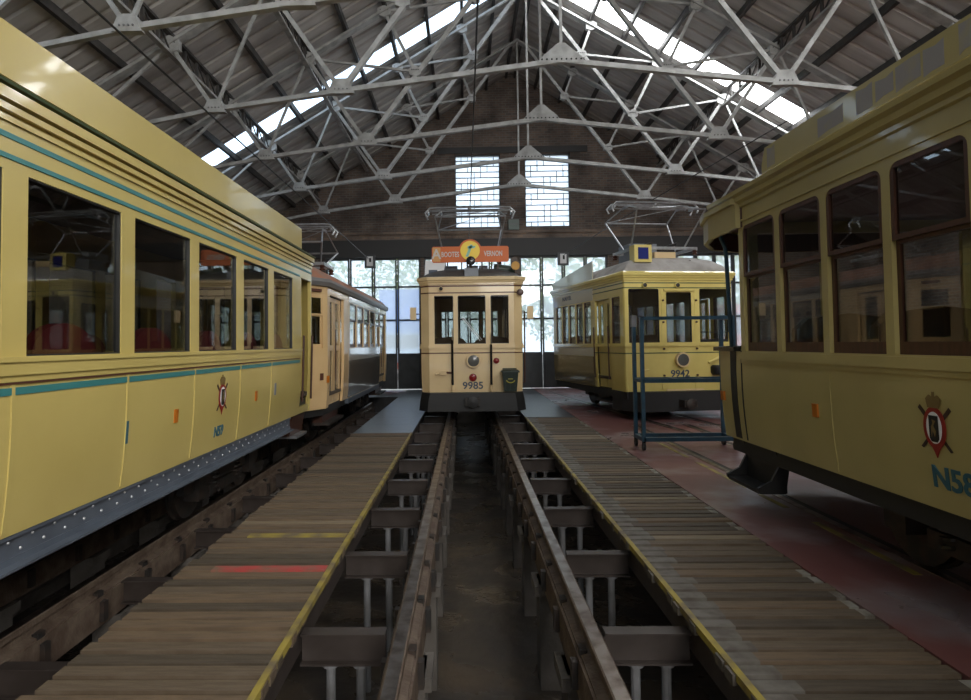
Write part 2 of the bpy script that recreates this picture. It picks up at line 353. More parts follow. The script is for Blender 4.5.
# roof: ribbed sheets with daylight strips, purlins, lattice girders
ceil = empty('ceiling', kind='structure')
sky_y = [(-9.2, -8.3), (-1.0, -.1), (7.1, 8.0), (15.35, 16.12)]
for sgn, nm in ((-1, 'skyl'), (1, 'skyr')):
    mb = MB(); umax = 11.1
    def rp(u, y, h): return (XC+sgn*u, y, APEX-SL*u+h)
    prof = []; y = YB-.2
    cuts = sorted([c for a, b in sky_y for c in (a, b)])
    per = .43; ys = []
    while y < YW+.45:
        ys += [(y, 0), (y+.30, 0), (y+.33, .045), (y+.40, .045)]; y += per
    def hat(yy):
        f = (yy-(YB-.2)) % per
        return 0 if f < .30 else (.045*(f-.30)/.03 if f < .33 else (.045 if f < .40 else .045*(per-f)/.03))
    pts = sorted(ys+[(c, hat(c)) for c in cuts])
    for (ya, ha), (yb, hb) in zip(pts, pts[1:]):
        if yb-ya < 1e-5: continue
        mid = (ya+yb)/2
        spans = [(0, umax)]
        if any(a < mid < b for a, b in sky_y): spans = [(0, .6), (8.6, umax)]
        for a, b in spans:
            mb.add([rp(a, ya, ha), rp(b, ya, ha), rp(b, yb, hb), rp(a, yb, hb)], [(0, 1, 2, 3)], 'roofsheet')
            mb.add([rp(a, ya, ha+.06), rp(b, ya, ha+.06), rp(b, yb, hb+.06), rp(a, yb, hb+.06)], [(3, 2, 1, 0)], 'roofsheet')
    mb.build('roof_sheet', ceil, smooth=False)
    for a, b in sky_y:
        s_ = MB(); s_.hexa([rp(.6, a, .01), rp(8.6, a, .01), rp(8.6, b, .01), rp(.6, b, .01), rp(.6, a, .05), rp(8.6, a, .05), rp(8.6, b, .05), rp(.6, b, .05)], nm)
        s_.build('roof_light', ceil, smooth=False)
    # purlins along the hall
    for k, u in enumerate((.15, .87, 1.73, 2.6, 3.46, 4.33, 5.19, 6.06, 6.92, 7.8, 8.65, 9.6)):
        z = APEX-SL*u
        lattice = (sgn < 0 and k in (6, 8)) or (sgn > 0 and k == 6)
        p = MB(); x = XC+sgn*u
        if lattice:
            for dz in (-.05, -.40): p.box(x-.05, x+.05, YB, YW, z+dz-.05, z+dz, 'purlin' if dz > -.2 else 'truss')
            n = int((YW-YB)/.5)
            for i in range(n):
                ya = YB+(YW-YB)*i/n
                p.bar((x, ya, z-.07), (x, ya, z-.42), .05, .05, 'purlin')
                p.bar((x, ya, z-.07), (x, ya+.5, z-.42), .025, .025, 'purlin')
            p.build('lattice_girder', ceil, smooth=False)
        else:
            p.box(x-.04, x+.04, YB, YW, z-.15, z-.005, 'purlin'); p.build('purlin', ceil, smooth=False)

# roof trusses
def truss(Y, label):
    t = empty('roof_truss', (XC, Y, 0), label=label, cat='roof truss', group='light grey steel roof trusses')
    H = 6.54; h0 = 11.09
    rz = lambda u: h0-.595*u
    g = MB()
    for s_ in (-1, 1):
        r_ = MB()
        for dy in (-.045, .045): r_.bar((s_*.0, dy, rz(0)), (s_*9.9, dy, rz(9.9)), .05, .11, 'truss', up=(0, 1, 0))
        r_.build('rafter', t, smooth=False)
        b = MB(); c0 = (0, 0, H); l1 = (s_*3.87, 0, H-.46); l2 = (s_*6.12, 0, H-.75); l3 = (s_*9.9, 0, rz(9.9)-.1)
        b.bar(c0, l1, .10, .085, 'truss'); b.bar(l1, l2, .10, .075, 'truss'); b.bar(l2, l3, .08, .07, 'truss'); b.build('tie_bar', t, smooth=False)
        s2 = MB(); s2.bar(l1, (s_*.25, 0, rz(.25)), .10, .085, 'truss'); s2.build('strut', t, smooth=False)
        n = {k: (s_*u, 0, rz(u)) for k, u in dict(E=1.73, D=3.46, B=5.19, A=6.92, Z=8.65).items()}
        q2 = (s_*2.78, 0, H+1.12); q1 = (s_*1.45, 0, H+2.76)
        wbars = [(n['B'], l1, .075), (n['B'], q2, .05), (n['D'], q2, .065), (n['D'], q1, .05), (n['E'], q1, .06), (n['A'], l2, .06), (n['B'], l2, .05), (n['A'], (s_*8.0, 0, H-.95+.4), .05)]
        for a, b_, wd in wbars:
            wbm = MB(); wbm.bar(a, b_, wd, wd, 'truss'); wbm.build('web_bar', t, smooth=False)
        for p, sz in ((l1, .24), (l2, .2), (q1, .16), (q2, .16), (n['B'], .22), (n['D'], .18), (n['E'], .18), (n['A'], .22)):
            x, _, z = p
            poly = [(x-sz, z-.06), (x+sz, z-.06), (x+sz*.55, z+sz*.85), (x-sz*.55, z+sz*.85)] if p in (l1, l2) else [(x-sz*.8, z-sz*.5), (x, z-sz*.8), (x+sz*.8, z-sz*.5), (x+sz*.8, z+sz*.3), (x, z+sz*.7), (x-sz*.8, z+sz*.3)]
            g = MB(); g.prism(poly, lambda u, zz, d: (u, -d, zz), -.06, .06, 'truss')
            for k in range(4): g.lathe((x-sz*.45+sz*.3*k, -.06, z+.02), (0, -1, 0), [(.018, 0), (.012, .014)], 'post', 6)
            g.build('gusset_plate', t, smooth=False)
    g = MB(); g.prism([(-.42, H-.05), (.42, H-.05), (.34, H+.06), (.06, H+.3), (-.06, H+.3), (-.34, H+.06)], lambda u, zz, d: (u, -d, zz), -.06, .06, 'truss')
    for k in range(9): g.lathe((-.34+.085*k, -.06, H+.01), (0, -1, 0), [(.018, 0), (.012, .014)], 'frame', 6)
    g.build('gusset_plate', t, smooth=False)
    k = MB(); k.bar((0, 0, H), (0, 0, h0), .05, .05, 'truss'); k.build('king_rod', t, smooth=False)
truss(7.89, 'roof truss nearest the camera, mostly above the top of the view')
truss(10.70, 'large foreground roof truss with riveted gussets crossing near the top of the view')
truss(13.50, 'second complete roof truss back, its tie bar just above the gable windows')
truss(16.30, 'third roof truss back, tie bar crossing the upper part of the gable windows')
truss(19.11, 'farthest roof truss, tie bar crossing the middle of the gable windows')

# lintel and ledge over the doors, window lintel
mb = MB(); mb.box(XL, XR, YW-.14, YW+.1, DT-.02, 5.32, 'lintel'); tag(mb.build('trim_1', smooth=False), kind='structure')
mb = MB(); mb.box(XL, XR, YW-.10, YW+.05, 5.32, 5.62, 'ledge'); mb.box(XL, XR, YW-.17, YW+.05, 5.5, 5.58, 'ledge'); tag(mb.build('trim_2', smooth=False), kind='structure')
mb = MB(); mb.box(-.9, 4.45, YW-.06, YW+.2, 8.40, 8.62, 'lintel'); tag(mb.build('trim_3', smooth=False), kind='structure')
for n, (a, b, z0, z1) in enumerate(gw):
    e = empty('window_%d' % (n+1), ((a+b)/2, YW, z0), kind='structure')
    ox, oz = (a+b)/2, z0
    p = MB(); p.box(a-ox, b-ox, .17, .19, 0, z1-z0, 'gableglass'); p.build('pane', e, smooth=False)
    f = MB()
    for (x0, x1, q0, q1) in ((a, a+.04, z0, z1), (b-.04, b, z0, z1), (a, b, z0, z0+.05), (a, b, z1-.04, z1)): f.box(x0-ox, x1-ox, .10, .2, q0-oz, q1-oz, 'doorsteel')
    f.build('window_frame', e, smooth=False)
    g = MB(); rows = 13; rng = random.Random(3+n)
    for i in range(1, rows): g.box(a-ox, b-ox, .12, .16, (z1-z0)*i/rows-.013, (z1-z0)*i/rows+.013, 'doorsteel')
    cols = 7
    for i in range(rows):
        for k in range(1, cols):
            if (k*2+i*3+n) % 5 in (0, 3) or rng.random() < .12:
                x = (b-a)*k/cols; g.box(a-ox+x-.012, a-ox+x+.012, .12, .16, (z1-z0)*i/rows, (z1-z0)*(i+1)/rows, 'doorsteel')
    g.build('glazing_bars', e, smooth=False)
# glazed steel doors
def steel_door(n, a, b, cols):
    e = empty('door_%d' % n, ((a+b)/2, YW, 0), kind='structure'); hw = (b-a)/2
    lw = 2*hw/cols
    for k in range(cols):
        x0 = -hw+lw*k; x1 = x0+lw
        l = MB(); fr = .065
        rows = [1.28, 2.47, 3.66, DT-.06]
        hol = [(x0+fr, x1-fr, rows[i]+(.03 if i else 0), rows[i+1]-.03) for i in range(3)]
        panel(l, lambda u, z, d: (u, .08-d, z), x0+.008, x1-.008, .02, DT-.01, hol, .07, 'doorsteel')
        l.box(x0+.12, x1-.12, .06, .08, .15, 1.12, 'doorsteel')
        lf = l.build('door_leaf', e, smooth=False)
        for h in hol:
            p = MB(); p.box(h[0], h[1], .11, .12, h[2], h[3], 'doorglass'); p.build('pane', lf, smooth=False)
steel_door(1, *doors[0], 4); steel_door(2, *doors[1], 4); steel_door(3, *doors[2], 4); steel_door(4, *doors[3], 5)

# ------------------------------------------------------------------ outside
mb = MB(); mb.box(-60, 60, YW+.4, 90, -.3, -.05, 'yard'); tag(mb.build('ground', smooth=False), kind='structure')
def tree(x, y, h, seed, label):
    rng = random.Random(seed); t = empty('tree', (x, y, -.05), label=label, cat='tree', group='trees beyond the doors')
    tr = MB(); tr.tube([(0, 0, 0), (.1, 0, h*.3), (0, .1, h*.6)], [.22, .16, .08], 'trunk', 8)
    for k in range(5):
        a = rng.random()*6.28; tr.tube([(.05, 0, h*.35), (math.cos(a)*h*.2, math.sin(a)*h*.2, h*.62)], [.08, .03], 'trunk', 6)
    tr.build('trunk', t)
    cr = MB()
    for k in range(1500):
        th = rng.random()*6.283; ph = math.acos(rng.uniform(-1, 1)); rad = (rng.random()**.4)*h*.36
        c = Vector((math.cos(th)*math.sin(ph)*rad, math.sin(th)*math.sin(ph)*rad, h*.6+math.cos(ph)*rad*1.1))
        d = Vector((rng.uniform(-1, 1), rng.uniform(-1, 1), rng.uniform(-1, 1))).normalized(); q = d.orthogonal().normalized(); s_ = rng.uniform(.12, .26)
        q2 = d.cross(q)
        cr.add([c-d*s_, c+q*s_*.5, c+d*s_, c-q*s_*.5+q2*.05], [(0, 1, 2, 3)], 'leaf')
    cr.build('crown', t, smooth=False)
for i, (x, y, h, lb) in enumerate([(-9.5, 37, 8, 'pale green tree beyond the left door, left of the blue vehicle'), (-4.4, 42, 9, 'tall green tree standing behind the blue vehicle'), (2.6, 50, 9, 'green tree beyond the doors, behind the cream tram'),
                                   (5.4, 36, 7.5, 'green tree seen through the door panes between cream and lemon trams'), (9.5, 42, 9, 'green tree beyond the lemon yellow tram'), (15.5, 38, 8, 'green tree seen past the front of the right trams')]):
    tree(x, y, h, i, lb)
v = empty('utility_vehicle', (-3.15, 29, -.05), label='blue and white vehicle parked outside the left glazed door', cat='vehicle')
b = MB(); b.box(-1.15, 1.15, 0, 6, .55, 2.2, 'buswhite'); b.box(-1.15, 1.15, 0, 6, 2.2, 3.0, 'busblue'); b.box(-1.16, 1.16, -.05, 6.02, .5, .8, 'busred'); b.build('body', v)
b = MB(); b.box(-.95, .95, .6, 4.5, 3.0, 4.3, 'busblue'); b.build('roof_load', v)
b = MB(); b.box(-.95, .95, -.02, .02, 1.5, 2.1, 'inner'); b.build('rear_window', v)
for x in (-.95, .95):
    for y in (1.1, 4.9):
        b = MB(); b.lathe((x-.12, y, .45), (1, 0, 0), [(.45, 0), (.45, .24)], 'black', 20); b.build('wheel', v)

v = empty('coach', (9.2, 25.5, -.05), label='red and white coach parked outside behind the lemon yellow tram', cat='coach')
b = MB(); b.box(-2.6, 3.4, 0, 2.3, .45, 1.9, 'busred'); b.box(-2.6, 3.4, 0, 2.3, 2.75, 3.15, 'busred'); b.box(-2.58, 3.38, .02, 2.28, 1.9, 2.75, 'buswhite'); b.build('body', v)
for k in range(5):
    b = MB(); b.box(-2.5+1.18*k, -1.45+1.18*k, -.02, .02, 1.95, 2.7, 'inner'); b.build('window', v)
for x in (-1.6, 2.3):
    for y in (.0, 2.06):
        b = MB(); b.lathe((x, y-.02, .45), (0, 1, 0), [(.45, 0), (.45, .26)], 'black', 20); b.build('wheel', v)

# ------------------------------------------------------------------ track structures
PC = .16
def rail_profile(z): return [(-.07, z-.14), (.07, z-.14), (.07, z-.125), (.015, z-.11), (.015, z-.055), (.042, z-.045), (.042, z-.006), (.034, z), (-.034, z), (-.042, z-.006), (-.042, z-.045), (-.015, z-.055), (-.015, z-.11), (-.07, z-.125)]
def sweep_y(mb, prof, x, y0, y1, mt, topmt=None):
    n = len(prof); o = len(mb.v)
    for y in (y0, y1):
        for (px, pz) in prof: mb.v.append((x+px, y, pz))
    for i in range(n):
        j = (i+1) % n; top = topmt and prof[i][1] > max(p[1] for p in prof)-.006 and prof[j][1] > max(p[1] for p in prof)-.006
        mb.face((o+i, o+j, o+n+j, o+n+i), topmt if top else mt)
    mb.face([o+i for i in range(n)], mt); mb.face([o+n+i for i in range(n)][::-1], mt)
def pit_rail(x, z, y0, y1, label, grp, sgn, pil=1.36, wide=.24):
    t = empty('pit_rail', (x, y0, z), label=label, cat='rail', group=grp, kind='thing')
    m = MB(); sweep_y(m, rail_profile(0), 0, 0, y1-y0, 'railrust', 'railhead'); m.build('rail_bar', t, ang=30)
    m = MB(); m.box(-.085, .085, 0, y1-y0, -.36, -.14, 'railrust')
    y = .3
    while y < y1-y0:
        for s_ in (-1, 1): m.box(.055*s_-.02, .055*s_+.02, y-.04, y+.04, -.14, -.10, 'iron'); m.box(.10*s_-.02, .10*s_+.02, y-.03, y+.03, -.32, -.17, 'iron')
        y += .68
    m.build('bearer_beam', t, smooth=False)
    y = .62
    while y < y1-y0:
        m = MB(); m.box(-.11, .11, y-wide/2, y+wide/2, -1.2-z, -.36, 'concrete'); m.box(-.15, .15, y-wide/2-.04, y+wide/2+.04, -.44, -.36, 'concrete'); m.build('pillar', t, smooth=False)
        y += pil
pit_rail(PC-.53, 0, .5, 19.6, 'rusty pit rail on pillars, left of the pair running to the cream tram', 'rails over the central pit', -1)
pit_rail(PC+.53, 0, .5, 19.6, 'worn shiny pit rail on pillars, right of the pair running to the cream tram', 'rails over the central pit', 1)
pit_rail(-2.97, -.22, .5, 19.6, 'rusty rail beside the left boardwalk, under the near edge of the left trams', 'rails under the left trams', -1)
pit_rail(-4.03, -.22, .5, 19.6, 'rusty rail under the far side of the left trams', 'rails under the left trams', 1)
# embedded rails
def floor_rail(x, y0, y1, label, rz=0):
    m = MB(); L = y1-y0
    m.box(-.035, .035, 0, L, -.10, .004, 'railhead'); m.box(.035, .085, 0, L, -.10, .001, 'black'); m.box(.085, .105, 0, L, -.1, .003, 'iron')
    o = m.build('floor_rail', smooth=False); o.location = (x, y0, 0); o.rotation_euler = (0, 0, rz)
    tag(o, label, 'rail', 'rails set in the red floor', 'thing')
floor_rail(3.2, .5, 12.0, 'grooved rail set in the red floor beside the yellow line')
floor_rail(4.2, .5, 12.0, 'grooved rail in the red floor under the middle of the near right tram')
floor_rail(4.05, 9.6, 19.9, 'grooved rail in the red floor running under the left wheels of the lemon yellow tram', R(7.5))
floor_rail(5.05, 9.6, 19.9, 'grooved rail in the red floor running under the right wheels of the lemon yellow tram', R(7.5))
m = MB(); y = 1.0
rng = random.Random(5)
while y < 10.2:
    L = rng.uniform(.5, 1.5); m.box(3.02, 3.08, y, min(y+L, 10.3), 0, .002, 'yellowpaint'); y += L+rng.uniform(.1, .5)
tag(m.build('floor_line', smooth=False), 'broken yellow line painted on the red floor beside the rail', 'line', kind='thing')

# boardwalks
def boardwalk(x0, x1, y0, ysplit, yend, label, right):
    t = empty('boardwalk', ((x0+x1)/2, y0, 0), label=label, cat='boardwalk', group='plank boardwalks over the pit'); hw = (x1-x0)/2
    rng = random.Random(11 if right else 12); d = MB(); y = 0; pw = .128
    while y < ysplit-y0:
        Y = y+y0; mt = rng.choice(['wood0', 'wood1', 'wood1', 'wood2', 'wood2' if right else 'wood0'])
        if not right:
            if abs(Y-4.47) < .06: mt = 'redpaint'
            elif abs(Y-5.22) < .06: mt = 'yellowpaint'
            elif abs(Y-5.62) < .06: mt = 'woodpale'
        else:
            if 10.3 < Y < 10.75: mt = 'woodpale'
            elif abs(Y-6.35) < .06 or abs(Y-5.1) < .06: mt = 'woodpale'
        j = rng.uniform(-.02, .02); zz = rng.uniform(-.004, .004)
        xa, xb = -hw+j, hw+j*.5
        if mt in ('redpaint', 'yellowpaint'):
            d.box(xa, xa+.22, y, y+pw-.036, -.05, zz, 'wood0'); d.box(xa+.22, xb-.04, y, y+pw-.036, -.05, zz, mt); d.box(xb-.04, xb, y, y+pw-.036, -.05, zz, 'wood0')
        elif right:
            b1 = .2+rng.uniform(-.03, .05)
            d.box(xa, xa+b1, y, y+pw-.036, -.05, zz, 'woodgrey'); d.box(xa+b1, xb-.06, y, y+pw-.036, -.05, zz, mt)
            d.box(xb-.06, xb, y, y+pw-.036, -.05, zz, 'whitepaint' if rng.random() < .3 else mt)
        else: d.box(xa, xb, y, y+pw-.036, -.05, zz, mt)
        y += pw
    d.build('plank_deck', t, smooth=False)
    if ysplit < yend:
        f = MB()
        yy = ysplit-y0
        while yy < yend-y0-.01:
            f.box(-hw, hw, yy+.004, min(yy+1.2, yend-y0), -.05, .002, 'slab'); yy += 1.2
        f.build('dark_deck', t, smooth=False)
    e = MB(); s_ = -1 if right else 1
    e.box(s_*(hw-.015)-.018, s_*(hw-.015)+.018, 0, ysplit-y0, -.03, .010, 'yellowpaint'); e.build('yellow_edge', t, smooth=False)
    for x in (-hw+.08, hw-.08):
        b = MB(); b.box(x-.05, x+.05, 0, yend-y0, -.22, -.055, 'beamsteel'); b.build('stringer', t, smooth=False)
boardwalk(-2.05, -.97, .6, 11.2, 21.8, 'brown plank boardwalk beside the left trams with red and yellow painted stripes', False)
boardwalk(1.28, 2.35, .6, 13.4, 21.8, 'brown plank boardwalk along the red floor, right of the central pit', True)
# cross beams with posts under them
def cross_beams(x0, x1, z, ys, grp, label, posts):
    src = None
    words = ['nearest', 'second', 'third', 'fourth', 'fifth', 'sixth', 'seventh', 'eighth', 'ninth', 'tenth', 'farthest']
    for y, wd in zip(ys, words):
        if src is None:
            t = empty('cross_beam', ((x0+x1)/2, y, z), label=wd+label, cat='beam', group=grp, kind='thing'); hw = (x1-x0)/2
            b = MB(); b.box(-hw, hw, -.05, .05, -.012, 0, 'beamsteel'); b.box(-hw, hw, -.006, .006, -.17, -.012, 'beamsteel'); b.box(-hw, hw, -.05, .05, -.182, -.17, 'beamsteel'); b.build('beam_bar', t, smooth=False)
            for px in posts:
                p = MB(); p.tube([(px-(x0+x1)/2, 0, -.18), (px-(x0+x1)/2, 0, -1.2-z)], .028, 'post', 10); p.lathe((px-(x0+x1)/2, 0, -.2), (0, 0, 1), [(.05, 0), (.05, .02)], 'post', 10); p.build('post', t)
            src = t
        else:
            t = src.copy(); C.objects.link(t); t.location = ((x0+x1)/2, y, z); t['label'] = wd+label
            for ch in list(src.children):
                c = ch.copy(); C.objects.link(c); c.parent = t
ys = [3.72+1.36*k for k in range(11)]
cross_beams(-.99, -.49, -.10, ys, 'cross beams between left boardwalk and pit rail', ' brown cross beam from the camera, between the left boardwalk and the pit rail', (-.82, -.64))
cross_beams(.80, 1.30, -.10, ys, 'cross beams between pit rail and right boardwalk', ' brown cross beam from the camera, between the pit rail and the right boardwalk', (.98, 1.16))
cross_beams(-2.82, -2.03, -.30, ys, 'cross beams between left trams and left boardwalk', ' brown cross beam from the camera, between the left tram rail and the left boardwalk', (-2.2,))

# ------------------------------------------------------------------ trams
class Tram:
    def __init__(s, name, loc, rz, hw, L, wf, tl, wr, tr, z0, z1, paint, tumble=.05, **kw):
        s.root = empty(name, loc, rz, **kw); s.hw, s.L, s.z0, s.z1, s.paint, s.tum = hw, L, z0, z1, paint, tumble; s.tl, s.tr = tl, tr
        s.plan = [Vector(p) for p in ((-wf, 0), (wf, 0), (hw, tl), (hw, L-tr), (wr, L), (-wr, L), (-hw, L-tr), (-hw, tl))]
        s.n = 8
    def edge(s, e): a = s.plan[e]; b = s.plan[(e+1) % 8]; return a, b
    def elen(s, e): a, b = s.edge(e); return (b-a).length
    def P(s, e):
        a, b = s.edge(e); d = (b-a).normalized(); nr = Vector((d.y, -d.x))
        def f(u, z, dd):
            ins = s.tum*max(0, (1.3-z)/.7)**2 if z < 1.3 else 0
            q = a+d*u+nr*(dd-ins); return (q.x, q.y, z)
        return f
    def yu(s, e, y): return y-s.tl if e == 2 else (s.L-s.tr)-y
    def side(s, y0, y1): return [(2, y0-s.tl, y1-s.tl), (6, s.L-s.tr-y1, s.L-s.tr-y0)]
    def ring(s, d, z):
        out = []
        for i in range(8):
            p0, p1, p2 = s.plan[i-1], s.plan[i], s.plan[(i+1) % 8]
            d1 = (p1-p0).normalized(); d2 = (p2-p1).normalized(); n1 = Vector((d1.y, -d1.x)); n2 = Vector((d2.y, -d2.x))
            m = (n1+n2); m = m/m.length_squared*2
            q = p1+m*d; out.append((q.x, q.y, z))
        return out
    def sweep(s, prof, mt, name, closed=False):
        m = MB(); s.sweep_in(m, prof, mt, closed); return m.build(name, s.root, ang=30)
    def sweep_in(s, m, prof, mt, closed=False):
        o = len(m.v)
        for d, z in prof: m.v += s.ring(d, z)
        k = len(prof)
        for i in range(k if closed else k-1):
            j = (i+1) % k
            for a in range(8):
                b = (a+1) % 8; m.face((o+i*8+a, o+i*8+b, o+j*8+b, o+j*8+a), mt)
    def loop(s, z0, z1, d, mt, name, dep=.02):
        return s.sweep([(d, z0), (d, z1), (-dep, z1), (-dep, z0)], mt, name, True)
    def strip(s, m, e, u0, u1, z0, z1, d, mt, d0=-.01):
        P = s.P(e); m.hexa([P(u0, z0, d), P(u1, z0, d), P(u1, z0, d0), P(u0, z0, d0), P(u0, z1, d), P(u1, z1, d), P(u1, z1, d0), P(u0, z1, d0)], mt)
    def walls(s, holes, r=0, mats=None, zsplit=None):
        """holes: {edge: [(u0,u1,z0,z1)]}"""
        for e in range(8):
            m = MB(); ez = [.75, .9, 1.05, 1.2, 1.3]
            mt = (mats or {}).get(e, s.paint)
            if isinstance(mt, tuple):   # (lower, upper, z)
                hs = holes.get(e, [])
                panel(m, s.P(e), 0, s.elen(e), s.z0, mt[2], [(a, b, c, min(d, mt[2])) for a, b, c, d in hs if c < mt[2]], .05, mt[0], 0, 0, [z for z in ez if z < mt[2]])
                panel(m, s.P(e), 0, s.elen(e), mt[2], s.z1, [(a, b, max(c, mt[2]), d) for a, b, c, d in hs if d > mt[2]], .05, mt[1], r)
            else: panel(m, s.P(e), 0, s.elen(e), s.z0, s.z1, holes.get(e, []), .05, mt, r, 0, ez)
            m.build('end_panel' if e in (0, 4) else ('side_wall' if e in (2, 6) else 'corner_panel'), s.root)
    def window(s, e, u0, u1, z0, z1, fmt, fw=.03, transom=None, dep=.035):
        m = MB(); P = s.P(e); q = lambda a, b, c, d, o, i: m.hexa([P(a, c, o), P(b, c, o), P(b, c, i), P(a, c, i), P(a, d, o), P(b, d, o), P(b, d, i), P(a, d, i)], fmt)
        o, i = -.008, -.045
        def ringq(a, b, c, d, o, i):
            q(a, a+fw, c, d, o, i); q(b-fw, b, c, d, o, i); q(a+fw, b-fw, c, c+fw, o, i); q(a+fw, b-fw, d-fw, d, o, i)
        panes = []
        if transom: ringq(u0, u1, transom, z1, -.004, -.03); ringq(u0, u1, z0, transom+.01, -.03, -.05); q(u0+fw, u1-fw, z0+fw, z0+fw+.045, -.03, -.05); panes = [(transom+fw, z1-fw, -.018), (z0+fw, transom, -.04)]
        else: ringq(u0, u1, z0, z1, o, i); panes = [(z0+fw, z1-fw, -.03)]
        f = m.build('window_frame', s.root, smooth=False)
        for (c, d, dd) in panes:
            g = MB(); g.hexa([P(u0+fw, c, dd), P(u1-fw, c, dd), P(u1-fw, c, dd-.005), P(u0+fw, c, dd-.005), P(u0+fw, d, dd), P(u1-fw, d, dd), P(u1-fw, d, dd-.005), P(u0+fw, d, dd-.005)], 'tramglass')
            g.build('pane', f, smooth=False)
    def roof(s, mt, zb, zt, ov=.06, edge_mt=None, edge_h=.05):
        m = MB(); yc = s.L/2
        prof = [(0.0, zb), (.02, zb+.03), (.12, zb+(zt-zb)*.38), (.3, zb+(zt-zb)*.68), (.52, zb+(zt-zb)*.86), (.78, zb+(zt-zb)*.97), (s.hw-.02, zt)]
        o = len(m.v); base = s.ring(ov, 0)
        for ins, z in prof:
            sx = 1-ins/(s.hw+.02); sy = 1-ins*.8/(s.L/2)
            m.v += [(x*sx, yc+(y-yc)*sy, z) for x, y, _ in base]
        for i in range(len(prof)-1):
            for a in range(8):
                b = (a+1) % 8; m.face((o+i*8+a, o+i*8+b, o+(i+1)*8+b, o+(i+1)*8+a), mt)
        m.face([o+a for a in range(8)][::-1], 'inner'); m.face([o+(len(prof)-1)*8+a for a in range(8)], mt)
        return m.build('roof', s.root, ang=50)
    def inside(s, seat_mt, ys, zf=.85):
        m = MB(); r = s.ring(-.06, 0); o = len(m.v)
        m.v += [(x, y, zf-.06) for x, y, _ in r]+[(x, y, zf) for x, y, _ in r]
        m.face(range(o, o+8), 'inner'); m.face(range(o+8, o+16), 'inner')
        for a in range(8): b = (a+1) % 8; m.face((o+a, o+b, o+8+b, o+8+a), 'inner')
        m.build('saloon_floor', s.root, smooth=False)
        for y in ys:
            for x in (-s.hw+.55, s.hw-.55):
                m = MB(); w_ = .42
                m.box(x-w_, x+w_, y-.22, y+.22, zf+.36, zf+.46, seat_mt)
                pts = [(x-w_, zf+.4), (x+w_, zf+.4), (x+w_, zf+.80), (x+w_-.1, zf+.89), (x, zf+.93), (x-w_+.1, zf+.89), (x-w_, zf+.80)]
                m.prism(pts, lambda u, z, d: (u, y+.22+d, z), 0, .09, seat_mt); m.box(x-.3, x+.3, y-.15, y+.2, zf, zf+.36, 'inner'); m.build('seat', s.root)
    def truck(s, y, zr, r=.36, base=1.6, springs=True):
        m = MB()
        for x in (-.62, .62):
            m.box(x-.04, x+.04, y-base/2-.35, y+base/2+.35, zr+r-.02, zr+r+.14, 'iron'); m.box(x-.05, x+.05, y-.5, y+.5, zr+r-.16, zr+r-.04, 'iron')
            for k in (-1, 1): m.box(x-.09, x+.09, y+k*base/2-.11, y+k*base/2+.11, zr+r-.13, zr+r+.13, 'iron')
        m.box(-.62, .62, y-.12, y+.12, zr+r-.05, zr+r+.12, 'iron')
        t = m.build('truck_frame', s.root, smooth=False)
        for x in (-.5, .5):
            for k in (-1, 1):
                wl = MB(); wl.lathe((x-.045, y+k*base/2, zr+r), (1, 0, 0), [(r+.001, 0), (r+.001, .02), (r-.02, .03), (r-.02, .09)] if x > 0 else [(r-.02, 0), (r-.02, .06), (r+.001, .07), (r+.001, .09)], 'iron', 28)
                wl.build('wheel', t)
        if springs:
            for x in (-.64, .64):
                for k in (-.32, .32):
                    sp = MB(); pts = [(x+.06*math.cos(a), y+k+.06*math.sin(a), zr+r-.14+.33*a/(2*math.pi*6)) for a in [i*math.pi/4 for i in range(49)]]
                    sp.tube(pts, .016, 'iron', 5); sp.build('spring', t)
    def underframe(s, zlo, zhi, ins=.05, mt='frame'):
        m = MB(); o = 0; r = s.ring(-ins, 0)
        m.v += [(x, y, zlo) for x, y, _ in r]+[(x, y, zhi) for x, y, _ in r]
        m.face(range(8), mt); m.face(range(8, 16), mt)
        for a in range(8): b = (a+1) % 8; m.face((a, b, 8+b, 8+a), mt)
        return m.build('underframe', s.root, smooth=False)

def crest(tr, e, u, zc, h, sx=1.0):
    """royal style crest: crown, red oval, white inner field with black shield, crossed rods and a pointed tail"""
    P = tr.P(e); m = MB(); k = h/1.0
    T = lambda pts: [(u+x*k*sx, zc+y*k) for x, y in pts]
    for sg in (-1, 1):
        m.prism(T([(sg*.36, .26), (sg*.31, .31), (-sg*.34, -.36), (-sg*.29, -.38)]), P, .002, .004, 'crestdark')
    ov = lambda rx, ry, cy: [(rx*math.cos(a), cy+ry*math.sin(a)) for a in [i*math.pi/14 for i in range(28)]]
    m.prism(T([(-.16, -.24), (.16, -.24), (.05, -.40), (0, -.50), (-.05, -.40)]), P, .003, .006, 'crestred')
    m.prism(T(ov(.24, .33, -.03)), P, .004, .008, 'crestred')
    m.prism(T(ov(.165, .25, -.03)), P, .008, .010, 'white')
    m.prism(T([(-.10, .16), (.10, .16), (.10, -.20), (.06, -.25), (-.06, -.25), (-.10, -.20)]), P, .010, .012, 'black')
    m.prism(T([(-.03, .10), (.05, .08), (.0, .0), (.05, -.08), (.02, -.17), (-.02, -.08), (-.05, -.18), (-.05, -.02), (-.01, .05)]), P, .012, .013, 'crestgold')
    m.prism(T([(-.12, .28), (.12, .28), (.16, .42), (.09, .48), (.02, .45), (.02, .53), (-.02, .53), (-.02, .45), (-.09, .48), (-.16, .42)]), P, .004, .009, 'crestgold')
    return m.build('crest', tr.root, smooth=False)

